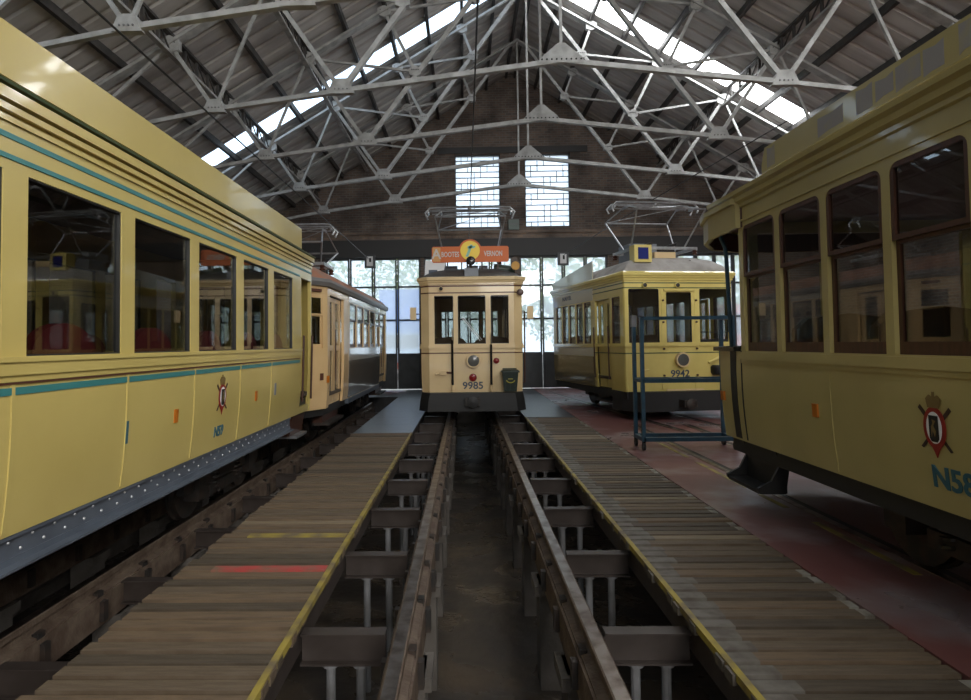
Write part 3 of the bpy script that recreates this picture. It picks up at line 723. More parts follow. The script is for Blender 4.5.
# ---- yellow tram, near left
def tram_left():
    y0w = -1.6; Y = lambda y: y-y0w
    t = Tram('tram', (-3.5, y0w, 0), 0, 1.1, 9.75-y0w, .9, .25, .95, .12, .60, 2.98, 't1', .05,
             label='long yellow tram with teal stripes and riveted grey girder, filling the left foreground', cat='tram', group='old trams in the depot')
    hol = {e: [] for e in range(8)}
    wy = [(3.335-1.115*k, 4.265-1.115*k) for k in range(1, 4)]+[(3.335, 4.265), (4.44, 5.36), (5.53, 6.46), (6.66, 7.52), (7.72, 8.58)]
    wins = []
    for a, b in wy:
        for e, u0, u1 in t.side(Y(a), Y(b)): wins.append((e, u0, u1, 1.56, 2.55))
    for h in wins: hol[h[0]].append(h[1:])
    for e, u0, u1 in t.side(Y(9.02), Y(9.58)): hol[e].append((u0, u1, .6, 2.6))
    for e in (0, 4):
        L = t.elen(e)
        for k in range(3):
            h = (.12+k*(L-.2)/3, .12+k*(L-.2)/3+(L-.2)/3-.1, 1.56, 2.55); hol[e].append(h); wins.append((e, *h))
    t.walls(hol)
    for h in wins: t.window(*h, 'black', .010)
    m = MB(); m2 = MB(); m3 = MB(); m4 = MB()
    for e in (2, 6):
        L = t.elen(e); ue = [u for ed, a, b in t.side(Y(-1.3), Y(8.93)) if ed == e for u in (a, b)]
        a, b = ue
        t.strip(m, e, a, b, 1.355, 1.395, .006, 'teal'); t.strip(m, e, a, b, 2.605, 2.632, .008, 'teal'); t.strip(m, e, 0, L, 2.715, 2.745, .006, 'teal')
        t.strip(m2, e, a, b, 1.46, 1.53, .028, 't1'); t.strip(m2, e, a, b, 1.425, 1.46, .014, 't1'); t.strip(m2, e, a, b, 1.53, 1.555, .04, 't1')
        t.strip(m2, e, 0, L, 2.80, 2.83, .014, 't1'); t.strip(m2, e, 0, L, 2.85, 2.885, .03, 't1'); t.strip(m2, e, 0, L, 2.90, 2.96, .05, 't1')
        t.strip(m3, e, a, b, 1.412, 1.425, .010, 'brownline')
        for s_ in [4.35, 5.445, 6.56, 7.62]+[4.35-1.115*k for k in (1, 2, 3, 4)]:
            for ed, ua, ub in t.side(Y(s_)-.012, Y(s_)+.012):
                if ed == e:
                    P = t.P(e)
                    m4 = MB()
                    for z in [.62+.1*k for k in range(8)]: t.strip(m4, e, ua, ub, z, z+.1, .007, 't1')
                    m4.build('panel_bead', t.root, smooth=False)
    m.build('teal_stripe', t.root, smooth=False); m2.build('moulding', t.root, smooth=False); m3.build('pin_stripe', t.root, smooth=False)
    t.sweep([(0, 2.97), (.06, 2.975), (.065, 2.99), (.0, 3.0)], 'darkline', 'gutter')
    t.roof('t1', 2.99, 3.22, .02)
    for e, u0, u1 in t.side(Y(-1.2), Y(8.93)):     # roof board
        m = MB(); t.strip(m, e, u0, u1, 3.015, 3.305, .035, 't1', .005); m.build('roof_board', t.root)
    # riveted girder below the skirt
    for e, u0, u1 in t.side(Y(-1.2), Y(8.66)):
        m = MB(); P = lambda u, z, d, e=e: (lambda q: q)(t.P(e)(u, 1.4, d))[:2]+(z,)
        def strip(z0, z1, d0, d1): m.hexa([P(u0, z0, d1), P(u1, z0, d1), P(u1, z0, d0), P(u0, z0, d0), P(u0, z1, d1), P(u1, z1, d1), P(u1, z1, d0), P(u0, z1, d0)], 'girder')
        strip(.42, .62, -.09, -.075); strip(.42, .435, -.09, .0); strip(.575, .60, -.075, -.055); strip(.42, .47, -.075, -.065)
        n = int((u1-u0)/.095)
        a_, b_ = t.edge(e); dd = (b_-a_).normalized(); nr = Vector((dd.y, -dd.x, 0))
        for k in range(n):
            u = u0+.05+k*.095; z = .555 if k % 2 else .50
            m.lathe(P(u, z, -.076), nr, [(.012, 0), (.010, .006), (.005, .010)], 'galv', 6)
        m.build('riveted_girder', t.root)
    # entrance at the far end
    for e, u0, u1 in t.side(Y(9.02), Y(9.58)):
        m = MB(); P = t.P(e)
        for u in (u0+.03, u1-.03): m.tube([P(u, .78, .03), P(u, 1.75, .03)], .016, 'brownwood', 8)
        m.build('grab_rail', t.root)
        m = MB(); t.strip(m, e, u0-.05, u1+.05, .28, .60, -.06, 'brownwood', -.3); t.strip(m, e, u0, u1, .24, .28, .04, 'galv', -.3); t.strip(m, e, u0-.05, u1+.05, .6, .70, .0, 't1', -.05); m.build('entrance_step', t.root, smooth=False)
        m = MB(); t.strip(m, e, u0, u1, .85, 2.55, -.30, 't1', -.34); m.build('inner_door', t.root, smooth=False)
    # marks on the side (facing the boardwalk)
    e = 2; P = t.P(e); uu = lambda y: t.yu(2, Y(y))
    crest(t, 2, uu(6.07), 1.12, .38)
    m = MB(); put_text(m, 'N59', .14, P, uu(6.04), .77, .003, 'tealnum', .9); m.build('fleet_number', t.root, smooth=False)
    for y, z in ((5.1, 1.03), (7.07, 1.03)):
        m = MB(); t.strip(m, 2, uu(y)-.03, uu(y)+.03, z-.055, z+.055, .010, 'orangelens'); m.build('reflector', t.root, smooth=False)
    m = MB(); t.strip(m, 2, uu(4.37)-.03, uu(4.37)+.0, .92, 1.08, .009, 'tealnum'); m.build('blue_tick', t.root, smooth=False)
    m = MB(); t.strip(m, 2, uu(7.75), uu(7.82), .98, 1.13, .004, 'greybox'); m.build('notice_plate', t.root, smooth=False)
    t.inside('redseat', [], .89)
    for a, b in wy:      # seats with rounded red backs along the windows
        yc = Y((a+b)/2+.07)
        for sg in (-1, 1):
            m = MB(); x = sg*.97
            arc = [(yc-.31, 1.2), (yc+.31, 1.2)]+[(yc+.31*math.cos(k*math.pi/12), 1.56+.20*math.sin(k*math.pi/12)) for k in range(13)]
            m.prism(arc, lambda u, z, d: (x-sg*d, u, z), 0, .07, 'redseat')
            m.box(min(x, x-sg*.5), max(x, x-sg*.5), yc-.3, yc+.3, 1.2, 1.3, 'redseat'); m.box(x-sg*.25-.15, x-sg*.25+.15, yc-.2, yc+.2, .89, 1.2, 'inner'); m.build('seat', t.root)
    t.underframe(.62, .80, .09)
    t.truck(Y(.6), -.22, .34, 1.5); t.truck(Y(7.3), -.22, .34, 1.5)
    return t
tram_left()

# ---- pantograph builder (local frame of the tram)
def pantograph(t, y, zb, zt, hw=.95, name='pantograph', fold=.35, depth=.5):
    m = MB(); G = 'galv'
    for dy in (-depth, depth): m.bar((-.75, y+dy, zb), (.75, y+dy, zb), .06, .06, G)
    for x in (-.7, .7): m.bar((x, y-depth, zb), (x, y+depth, zb), .06, .06, G); 
    for x in (-.7, .7):
        for dy in (-depth, depth): m.lathe((x, y+dy, zb-.14), (0, 0, 1), [(.05, 0), (.06, .03), (.04, .05), (.06, .08), (.04, .11)], 'brownwood', 10)
    root = m.build(name, t.root)
    zm = zb+(zt-zb)*fold+.08
    for s_ in (-1, 1):
        a = MB()
        for x in (-.62, .62):
            a.tube([(x, y+s_*.18, zb+.04), (x*1.25, y+s_*(depth+.35), zm)], .018, G, 6)
            a.tube([(x*1.25, y+s_*(depth+.35), zm), (x*1.05, y+s_*.12, zt-.08)], .016, G, 6)
        a.tube([(-.78, y+s_*(depth+.35), zm), (.78, y+s_*(depth+.35), zm)], .02, G, 6)
        a.tube([(-.78, y+s_*(depth+.35), zm), (.6, y+s_*.12, zt-.08)], .009, G, 5)
        a.build('arm', root)
        h = MB(); yy = y+s_*.14
        h.tube([(-hw, yy, zt-.22), (-hw-.05, yy, zt-.12), (-hw+.06, yy, zt-.01), (-hw+.22, yy, zt), (hw-.22, yy, zt), (hw-.06, yy, zt-.01), (hw+.05, yy, zt-.12), (hw, yy, zt-.22)], .022, G, 8)
        h.tube([(-hw+.1, yy, zt-.09), (hw-.1, yy, zt-.09)], .014, G, 6)
        h.build('collector_bow', root)
    h = MB()
    for x in (-.66, .66, -hw+.02, hw-.02): h.bar((x, y-.16, zt-.1), (x, y+.16, zt-.1), .03, .05, G)
    h.lathe((0, y-.14, zt-.1), (0, 0, 1), [(.03, 0), (.05, .03), (.03, .08)], G, 8)
    h.build('head_frame', root)
    sp = MB()
    for x in (-.3, .3): sp.tube([(x, y-depth, zb+.1), (x, y+depth, zb+.1)], .035, 'iron', 8)
    sp.build('spring', root)
    return root
def headlamp(t, P, u, z, r, rim, lens='lens', dep=.07, name='headlamp'):
    m = MB(); c = Vector(P(u, z, 0)); n = (Vector(P(u, z, 1))-c).normalized()
    m.lathe(c, n, [(r*.8, -.01), (r*.95, .02), (r, dep), (r*.96, dep+.012), (r*.80, dep+.012)], rim, 28)
    o = m.build(name, t.root)
    m = MB(); m.lathe(c+n*(dep+.008), n, [(r*.80, 0), (r*.78, .008), (r*.5, .018), (r*.15, .024)], lens, 28); m.build('lens', o)
    return o

# ---- orange-cream tram, far left
def tram_left_far():
    y0 = 10.1
    t = Tram('tram', (-3.5, y0, 0), 0, 1.1, 9.4, .74, .65, .74, .65, .50, 2.66, 't2', .03,
             label='orange-cream tram with reddish roof on the left track, behind the long yellow tram', cat='tram', group='old trams in the depot')
    hol = {e: [] for e in range(8)}; wins = []
    for k in range(6):
        a = 2.75+.93*k
        for e, u0, u1 in t.side(a, a+.80): wins.append((e, u0, u1, 1.55, 2.48))
    for e in (1, 3, 5, 7): wins.append((e, .16, t.elen(e)-.12, 1.55, 2.45))
    for e in (0, 4):
        L = t.elen(e)
        for k in range(3): wins.append((e, .06+k*(L-.1)/3, .06+k*(L-.1)/3+(L-.1)/3-.05, 1.55, 2.45))
    for h in wins: hol[h[0]].append(h[1:])
    dr = []
    for y in (.85, 7.3):
        for e, u0, u1 in t.side(y, y+1.25): hol[e].append((u0, u1, .5, 2.5)); dr.append((e, u0, u1))
    t.walls(hol)
    for h in wins: t.window(*h, 'brownwood' if h[0] in (2, 6) else 't2', .03, 2.12)
    for e, u0, u1 in dr:   # folding doors, two leaves
        for a, b in ((u0, (u0+u1)/2), ((u0+u1)/2, u1)):
            m = MB(); P0 = t.P(e); P = lambda u, z, d: P0(u, z, d-.06); hs = [(a+.13, b-.13, .75, 1.5), (a+.13, b-.13, 1.6, 2.4)]
            panel(m, P, a+.01, b-.01, .52, 2.48, hs, .035, 't2'); d = m.build('door', t.root, smooth=False)
            for h in hs:
                g = MB(); g.hexa([P(h[0], h[2], -.01), P(h[1], h[2], -.01), P(h[1], h[2], -.02), P(h[0], h[2], -.02), P(h[0], h[3], -.01), P(h[1], h[3], -.01), P(h[1], h[3], -.02), P(h[0], h[3], -.02)], 'tramglass'); g.build('pane', d, smooth=False)
            g = MB(); g.tube([P(a+.06, .95, .02), P(a+.06, 1.9, .02)], .012, 'brownwood', 6); g.build('grab_rail', d)
    for e, u0, u1 in t.side(2.62, 7.2):
        for za, zb in ((1.28, 1.53), (2.5, 2.66)):  # lower strip: painted reflection of the door glass; upper strip: cream paint
            m = MB(); t.strip(m, e, u0, u1, za, zb, .008, 't2side'); m.build('cream_and_sheen_band', t.root, smooth=False)
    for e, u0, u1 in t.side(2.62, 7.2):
        m = MB()  # dark strips paint the floor's reflection onto the lower side
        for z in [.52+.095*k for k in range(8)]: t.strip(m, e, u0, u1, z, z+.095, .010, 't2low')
        m.build('floor_reflection_panel', t.root, smooth=False)
    t.sweep([(0, 2.62), (.05, 2.63), (.07, 2.70), (.04, 2.76), (-.05, 2.78)], 'greyroof', 'roof_edge')
    t.roof('rustroof', 2.74, 3.12, .02)
    for e, u0, u1 in t.side(2.62, 7.2):
        m = MB(); t.strip(m, e, u0, u1, .40, .50, .03, 'girder', -.1); m.build('sill_beam', t.root, smooth=False)
    P = t.P(1)
    m = MB(); t.strip(m, 1, .55, .63, 1.0, 1.12, .012, 'brownline'); m.build('side_plate', t.root, smooth=False)
    m = MB(); t.strip(m, 1, .72, .78, .95, 1.07, .012, 'orangelens'); m.build('reflector', t.root, smooth=False)
    m = MB(); t.strip(m, 1, .3, .55, 2.52, 2.57, .05, 'brownline'); m.build('marker_lamp', t.root, smooth=False)
    m = MB(); m.box(-.22, .22, .35, .6, 3.0, 3.2, 'black'); m.lathe((.62, .75, 3.22), (0, -1, 0), [(.05, -.2), (.10, -.05), (.11, .06), (.09, .08)], 'blackgloss', 16); m.tube([(.62, .75, 3.0), (.62, .75, 3.2)], .03, 'black', 8); m.build('roof_headlamp', t.root)
    for e, u0, u1 in dr:
        m = MB(); t.strip(m, e, u0, u1, .18, .23, .06, 'iron', -.25); t.strip(m, e, u0, u1, .23, .5, -.08, 'brownwood', -.25); m.build('entrance_step', t.root, smooth=False)
    pantograph(t, 2.4, 3.22, 4.05, .85, depth=.4)
    t.inside('innerlight', [2.9+.93*k for k in range(6)], .75)
    t.underframe(.38, .52, .09); t.truck(2.5, -.22, .33, 1.4); t.truck(7.0, -.22, .33, 1.4)
tram_left_far()

# ---- cream tram, centre
def tram_centre():
    t = Tram('tram', (.15, 13.3, 0), 0, 1.10, 6.2, .92, .14, .92, .14, .56, 3.0, 't3', .02,
             label='cream tram with orange roof sign standing head-on over the central pit', cat='tram', group='old trams in the depot')
    hol = {e: [] for e in range(8)}; wins = []
    X = lambda x: x-.15+.92
    fw3 = [(X(-.735), X(-.24)), (X(-.145), X(.455)), (X(.565), X(1.06))]
    for a, b in fw3:
        wins.append((0, a, b, 1.60, 2.64)); wins.append((4, 1.84-b, 1.84-a, 1.62, 2.62))
    for k in range(5):
        for e, u0, u1 in t.side(1.15+.8*k, 1.85+.8*k): wins.append((e, u0, u1, 1.62, 2.62))
    for h in wins: hol[h[0]].append(h[1:])
    dr = []
    for y in (.25, 5.35):
        for e, u0, u1 in t.side(y, y+.6): hol[e].append((u0, u1, .56, 2.62)); dr.append((e, u0, u1))
    t.walls(hol, .03)
    for h in wins: t.window(*h, 'brownwood' if h[0] in (2, 6) else 'black', .014)
    for e, u0, u1 in dr:
        m = MB(); P = t.P(e)
        panel(m, lambda u, z, d: P(u, z, d-.05), u0+.01, u1-.01, .6, 2.6, [(u0+.1, u1-.1, 1.6, 2.5)], .03, 't3'); m.build('door', t.root, smooth=False)
        m = MB(); m.tube([P(u0-.06, .75, .06), P(u0-.06, 2.3, .06)], .016, 'brownwood', 8)
        for z in (.75, 2.3): m.tube([P(u0-.06, z, 0), P(u0-.06, z, .06)], .012, 'brownwood', 6)
        m.build('grab_rail', t.root)
    t.loop(1.50, 1.56, .03, 't3', 'belt_moulding'); t.loop(1.56, 1.60, .018, 't3', 'belt_moulding'); t.loop(1.39, 1.415, .005, 'brownline', 'brown_stripe')
    t.loop(2.69, 2.715, .006, 'brownline', 'brown_stripe'); t.loop(2.835, 2.865, .008, 'brownline', 'brown_stripe')
    t.sweep([(0, 2.88), (.03, 2.885), (.03, 2.915), (.05, 2.93), (.055, 2.96), (.08, 2.975), (.085, 3.03), (.05, 3.05), (-.03, 3.05)], 't3', 'cornice')
    t.roof('darkroof', 3.03, 3.30, .0)
    for u in (.0, 1.84-.12):
        m = MB(); t.strip(m, 0, u, u+.12, .5, 2.66, .012, 't3'); m.build('corner_post', t.root, smooth=False)
    P = t.P(0)
    headlamp(t, P, X(.18), 1.235, .155, 'cream', 'lens', .09)
    headlamp(t, P, X(.165), .875, .085, 'redlens', 'redlens', .04, 'tail_lamp'); headlamp(t, P, X(.67), 1.23, .065, 'redlens', 'redlens', .03, 'tail_lamp')
    headlamp(t, P, X(-.50), 2.79, .05, 'cream', 'black', .06, 'marker_lamp'); 
    m = MB(); c = Vector(P(1.84+.14, 2.70, .0)); m.lathe(c, (0, -1, 0), [(.05, -.08), (.075, 0), (.07, .03), (.03, .04)], 'brownwood', 14); m.build('side_lamp', t.root)
    m = MB(); put_text(m, '9985', .215, P, X(.165), .695, .003, 'numblue', 1.05); m.build('fleet_number', t.root, smooth=False)
    for x, zt in ((-.27, 1.93), (.56, 1.83)):
        m = MB(); u = X(x); m.tube([P(u, .72, .075), P(u, zt-.25, .075)], .026, 'blackgloss', 10); m.tube([P(u, zt-.25, .075), P(u, zt, .06)], .012, 'chrome', 8)
        for z in (.84, 1.42): m.tube([P(u, z, 0), P(u, z, .075)], .016, 'cream', 8)
        m.lathe(P(u, .58, .07), (0, 0, 1), [(.03, 0), (.035, .05), (.028, .13)], 'cream', 10); m.build('buffer_pole', t.root)
    m = MB(); u = X(-.47); m.box(*(lambda q: (q[0]-.07, q[0]+.07, q[1]-.08, q[1], .94, 1.03))(P(u, 1, 0)), 'cream'); m.tube([P(u-.05, 1.0, .05), P(u-.16, .95, .10)], .02, 'cream', 8); m.tube([P(u+.06, .99, .05), P(u+.2, .98, .06)], .02, 'brownline', 8); m.build('coupler_socket', t.root)
    # wiper
    m = MB(); m.tube([P(X(.33), 1.66, .02), P(X(-.06), 2.16, .025)], .008, 'white', 6); m.tube([P(X(.37), 1.68, .02), P(X(-.02), 2.16, .025)], .006, 'white', 6); m.tube([P(X(-.06), 2.16, .025), P(X(-.02), 2.16, .025)], .006, 'white', 6); m.build('wiper', t.root)
    # bumper / fender
    m = MB(); pts = [(-.9, -.02), (.9, -.02), (1.09, .16), (1.09, .6), (-1.09, .6), (-1.09, .16)]
    lo, hi = .16, .56; 
    def ring(k, z): return [(x*k, y-(.18 if y < .1 else .05)*k, z) for x, y in pts]
    r1 = ring(1.0, .56); r2 = ring(1.03, .42); r3 = ring(1.06, .17); o = 0
    m.v += r3+r2+r1
    for k in (0, 6):
        for a in range(6): b = (a+1) % 6; m.face((k+a, k+b, k+6+b, k+6+a), 'frame')
    m.face(range(6), 'frame'); m.face(range(12, 18), 'frame'); m.build('fender', t.root, smooth=False)
    m = MB(); m.box(-.16, .16, -.35, -.18, .30, .46, 'iron'); m.lathe((0, -.35, .38), (0, -1, 0), [(.11, 0), (.12, .03), (.03, .05)], 'frame', 16); m.build('coupler', t.root)
    # mirrors
    for x0, x1, a in ((-1.33, -1.20, -1.07), (1.21, 1.34, 1.07)):
        m = MB(); m.box(x0, x1, .06, .10, 2.13, 2.40, 'cream'); m.tube([(a, .2, 2.26), ((x0+x1)/2, .11, 2.26)], .012, 'iron', 6); m.build('mirror', t.root, smooth=False)
    # roof equipment
    m = MB(); m.box(-.14, .16, .02, .22, 3.03, 3.24, 'greybox'); m.build('roof_lamp_box', t.root, smooth=False)
    m = MB(); m.lathe((0, .12, 3.40), (0, -1, 0), [(.05, -.1), (.09, 0), (.10, .08), (.085, .09)], 'blackgloss', 18); m.tube([(0, .1, 3.2), (0, .1, 3.36)], .03, 'iron', 8); m.build('roof_headlamp', t.root)
    m = MB(); m.hexa([(-1.02, .3, 3.1), (-.60, .3, 3.2), (-.60, .34, 3.2), (-1.02, .34, 3.1), (-1.0, .3, 3.46), (-.56, .3, 3.40), (-.56, .34, 3.40), (-1.0, .34, 3.46)], 'white')
    m.box(-.93, -.74, .285, .3, 3.14, 3.24, 'numblue'); m.build('white_plate', t.root, smooth=False)
    m = MB(); m.tube([(.52, .6, 3.30), (.98, .6, 3.24)], .10, 'greentank', 14); m.build('air_tank', t.root)
    m = MB(); m.lathe((.98, .3, 3.30), (0, -1, 0), [(.02, -.3), (.03, -.1), (.07, .05), (.095, .1)], 'brass', 16); m.lathe((.96, .3, 3.42), (0, -1, 0), [(.02, -.25), (.03, -.1), (.06, .05), (.075, .08)], 'iron', 14); m.tube([(.97, .4, 3.1), (.97, .4, 3.42)], .015, 'iron', 6); m.build('horn', t.root)
    # orange sign with yellow disc
    sg = MB(); Q = lambda u, z, d: (u, .30-d, z)
    x0, x1 = -.855, .84; zc = 3.575
    pts = [(x0+.03, 3.40), (x1-.03, 3.40), (x1, 3.43), (x1, 3.72), (x1-.03, 3.75), (.26, 3.75), (-.26, 3.75), (x0+.03, 3.75), (x0, 3.72), (x0, 3.43)]
    sg.prism(pts, Q, 0, .03, 'orange'); dx = -.01; dz = 3.655
    sg.prism([(dx+.255*math.cos(a), dz+.255*math.sin(a)) for a in [i*math.pi/16 for i in range(32)]], Q, .0, .034, 'orange')
    so = sg.build('roof_sign', t.root, smooth=False)
    m = MB(); m.prism([(dx+.215*math.cos(a), dz+.215*math.sin(a)) for a in [i*math.pi/18 for i in range(36)]], Q, .034, .046, 'yellowsign'); 
    m.prism([(dx-.10, dz-.13), (dx-.04, dz-.14), (dx+.06, dz+.13), (dx+.0, dz+.13)], Q, .046, .049, 'signgreen'); m.prism([(dx-.05, dz+.10), (dx+.13, dz+.10), (dx+.09, dz+.05), (dx-.06, dz+.04)], Q, .046, .049, 'signgreen'); m.build('yellow_disc', so, smooth=False)
    m = MB(); m.prism([(x0+.02, 3.42), (x0+.19, 3.42), (x0+.19, 3.73), (x0+.02, 3.73)], Q, .03, .033, 'goldpanel'); put_text(m, 'A', .30, Q, x0+.10, zc, .034, 'signgrey'); put_text(m, 'BOOTES', .16, Q, x0+.405, zc-.005, .034, 'signgrey', .66); put_text(m, 'VERNON', .16, Q, .50, zc+.005, .034, 'signgrey', .62); m.build('sign_lettering', so, smooth=False)
    m = MB()
    for x in (-.6, -.2, .25, .6): m.bar((x, .33, 3.15), (x, .33, 3.45), .03, .03, 'iron')
    m.build('sign_bracket', so, smooth=False)
    # roof clutter
    m = MB()
    for x, w_ in ((-.45, .3), (.05, .25), (.3, .2)): m.box(x-w_/2, x+w_/2, .9, 1.4, 3.25, 3.4, 'greybox')
    m.build('resistor_box', t.root, smooth=False)
    pantograph(t, .95, 3.62, 4.74, .98, fold=.62, depth=.45)
    t.inside('innerlight', [1.6, 2.4, 3.2, 4.0], .85)
    t.underframe(.42, .56, .06); t.truck(3.1, 0, .38, 1.9)
tram_centre()
# bin hanging on the cream tram
b = empty('waste_bin', (1.02+.0, 13.12, .60), label='small black plastic bin with yellow emblem hanging on the cream tram front', cat='bin')
b.location = (.95, 13.13, .585)
m = MB(); lo = .13; hi = .165
m.hexa([(-lo, -.10, 0), (lo, -.10, 0), (lo, .12, 0), (-lo, .12, 0), (-hi, -.14, .40), (hi, -.14, .40), (hi, .13, .40), (-hi, .13, .40)], 'bin')
for x in (-.1, 0, .1): m.box(x-.008, x+.008, -.128, -.11, .03, .36, 'bin')
m.build('body', b, smooth=False)
m = MB(); m.box(-.19, .19, -.17, .14, .40, .43, 'bin'); m.hexa([(-.19, -.17, .43), (.19, -.17, .43), (.19, .14, .43), (-.19, .14, .43), (-.15, -.12, .46), (.15, -.12, .46), (.15, .1, .46), (-.15, .1, .46)], 'bin'); m.tube([(-.15, .13, .47), (.15, .13, .47)], .014, 'bin', 8); m.build('lid', b, smooth=False)
m = MB(); m.tube([(.085*math.cos(a), -.145-.0, .245+.055*math.sin(a)) for a in [math.pi*1.02+i*math.pi*.96/8 for i in range(9)]], .010, 'binmark', 5); m.box(-.05, .05, -.148, -.132, .26, .275, 'binmark'); m.build('emblem', b, smooth=False)

# ---- lemon yellow tram, right rear
def tram_right_far():
    t = Tram('tram', (4.44, 12.85, 0), R(9.5), 1.2, 4.72, 1.18, .05, 1.18, .05, .58, 2.98, 't4', .03,
             label='lemon yellow tram numbered 9942 behind the blue trolley, with raised pantograph', cat='tram', group='old trams in the depot')
    hol = {e: [] for e in range(8)}; wins = []
    for a, b in ((.08, .745), (.90, 1.46), (1.64, 2.285)):
        wins.append((0, a, b, 1.58, 2.69 if b-a > .6 else 2.62)); wins.append((4, 2.36-b, 2.36-a, 1.60, 2.62))
    for k in range(5):
        for e, u0, u1 in t.side(1.85+.535*k, 1.85+.535*k+.45): wins.append((e, u0, u1, 1.5, 2.55))
    for e, u0, u1 in t.side(.20, .64): wins.append((e, u0, u1, 1.55, 2.55))
    for h in wins: hol[h[0]].append(h[1:])
    dr = [(e, u0, u1) for e, u0, u1 in t.side(.76, 1.58)]
    for e, u0, u1 in dr: hol[e].append((u0, u1, .58, 2.55))
    t.walls(hol, .04)
    for h in wins: t.window(*h, 'brownwood' if h[0] in (2, 6) else 'black', .014, 1.78 if h[0] == 0 and h[1] > 1.6 else None)
    for e, u0, u1 in dr:
        for a, b in ((u0, (u0+u1)/2), ((u0+u1)/2, u1)):
            m = MB(); P0 = t.P(e); P = lambda u, z, d: P0(u, z, d-.07); hs = [(a+.11, b-.11, 1.55, 2.45), (a+.12, b-.12, .75, 1.42)]
            panel(m, P, a+.01, b-.01, .6, 2.53, hs[:1], .035, 't4'); d = m.build('door', t.root, smooth=False)
            h = hs[0]; g = MB(); g.hexa([P(h[0], h[2], -.01), P(h[1], h[2], -.01), P(h[1], h[2], -.02), P(h[0], h[2], -.02), P(h[0], h[3], -.01), P(h[1], h[3], -.01), P(h[1], h[3], -.02), P(h[0], h[3], -.02)], 'tramglass'); g.build('pane', d, smooth=False)
        m = MB()
        for u in (u0+.0, u1-.0): m.tube([P0(u, .8, .04), P0(u, 1.95, .04)], .016, 'brownwood', 8)
        m.build('grab_rail', t.root)
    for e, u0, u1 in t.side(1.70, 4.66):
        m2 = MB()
        for za, zb in ((1.28, 1.48), (2.57, 2.92)):  # first band imitates door light reflected in the side, second is cream paint
            m = MB(); t.strip(m, e, u0, u1, za, zb, .010, 't4side'); m.build('cream_and_sheen_band', t.root, smooth=False)
        for z in [.59+.0975*k for k in range(7)]: t.strip(m2, e, u0, u1, z, z+.0975, .012, 't4low')  # dark reflection of the floor painted on as strips
        m2.build('floor_reflection_panel', t.root, smooth=False)
    m = MB(); put_text(m, 'N.M.V.B.', .15, t.P(6), t.yu(6, 3.5), 2.74, .012, 'numblue', 1.3); put_text(m, 'N.M.V.B.', .15, t.P(2), t.yu(2, 3.5), 2.74, .012, 'numblue', 1.3); m.build('side_lettering', t.root, smooth=False)
    t.loop(1.50, 1.57, .03, 't4', 'belt_moulding'); t.loop(1.355, 1.375, .005, 'darkline', 'dark_stripe')
    t.loop(2.70, 2.72, .006, 'darkline', 'dark_stripe'); t.loop(2.80, 2.82, .006, 'darkline', 'dark_stripe')
    t.sweep([(0, 2.86), (.03, 2.87), (.03, 2.90), (.055, 2.92), (.06, 2.95), (.085, 2.965), (.09, 3.02), (.05, 3.05), (-.03, 3.05)], 't4', 'cornice')
    t.roof('canvas', 3.03, 3.44, .0)
    P = t.P(0)
    for u in (.82, 1.55):
        m = MB(); t.strip(m, 0, u-.03, u+.03, .62, 2.66, .018, 't4'); 
        for z in (.9, 1.45, 2.0, 2.45): m.lathe(P(u, z, .018), Vector(P(0, 0, 1))-Vector(P(0, 0, 0)), [(.022, 0), (.02, .03), (.008, .035)], 'brownwood', 8)
        m.build('door_post', t.root, smooth=False)
    m = MB(); t.strip(m, 0, .84, 1.53, 2.64, 2.68, .05, 't4'); m.build('door_hood', t.root, smooth=False)
    headlamp(t, P, 1.20, 1.22, .155, 'cream', 'lens', .09)
    for u in (.42, 1.14): headlamp(t, P, u, 2.76, .055, 't4', 'black', .05, 'marker_lamp')
    m = MB(); put_text(m, '9942', .20, P, 1.18, .93, .003, 'numblue', 1.05); m.build('fleet_number', t.root, smooth=False)
    m = MB(); m.tube([P(.36, 1.0, .02), P(.36, 1.0, .09)], .03, 't4', 10); m.tube([P(.28, 1.0, .09), P(.46, 1.03, .09)], .018, 't4', 8); m.build('coupler_socket', t.root)
    m = MB(); m.lathe(P(1.98, .90, .04), (0, 0, 1), [(.10, 0), (.13, .05), (.13, .16), (.10, .2)], 'black', 14); m.build('black_canister', t.root)
    m = MB(); m.tube([P(1.8, 1.15, .03), P(2.1, 1.28, .05)], .035, 't4', 8); m.build('lamp_bracket', t.root)
    # fender and coupler
    m = MB(); pts = [(-.95, -.02), (.95, -.02), (1.19, .2), (1.19, .7), (-1.19, .7), (-1.19, .2)]
    m.v += [(x, y-.16 if y < .1 else y, .18) for x, y in pts]+[(x, y-.16 if y < .1 else y, .58) for x, y in pts]
    m.face(range(6), 'frame'); m.face(range(6, 12), 'frame')
    for a in range(6): b = (a+1) % 6; m.face((a, b, 6+b, 6+a), 'frame')
    m.build('fender', t.root, smooth=False)
    m = MB(); m.box(-.4, .4, -.20, -.16, .60, .63, 'cream'); m.box(-.14, .14, -.4, -.18, .28, .42, 'iron'); m.lathe((0, -.4, .35), (0, -1, 0), [(.1, 0), (.11, .03), (.03, .05)], 'iron', 14); m.build('coupler', t.root, smooth=False)
    # roof kit
    m = MB(); m.box(-.50, .15, 1.2, 1.8, 3.38, 3.82, 'greybox'); m.build('grey_roof_box', t.root, smooth=False)
    m = MB(); m.box(-.28, .20, .45, .8, 3.30, 3.52, 'cream'); m.build('cream_roof_box', t.root, smooth=False)
    m = MB(); q = -.70; m.box(q-.19, q+.19, .12, .36, 3.26, 3.62, 't4'); m.box(q-.09, q+.09, .2, .3, 3.04, 3.26, 'brownwood'); o = m.build('route_lantern', t.root, smooth=False)
    m = MB(); m.box(q-.11, q+.11, .10, .12, 3.32, 3.56, 'deepblue'); m.build('blue_face', o, smooth=False)
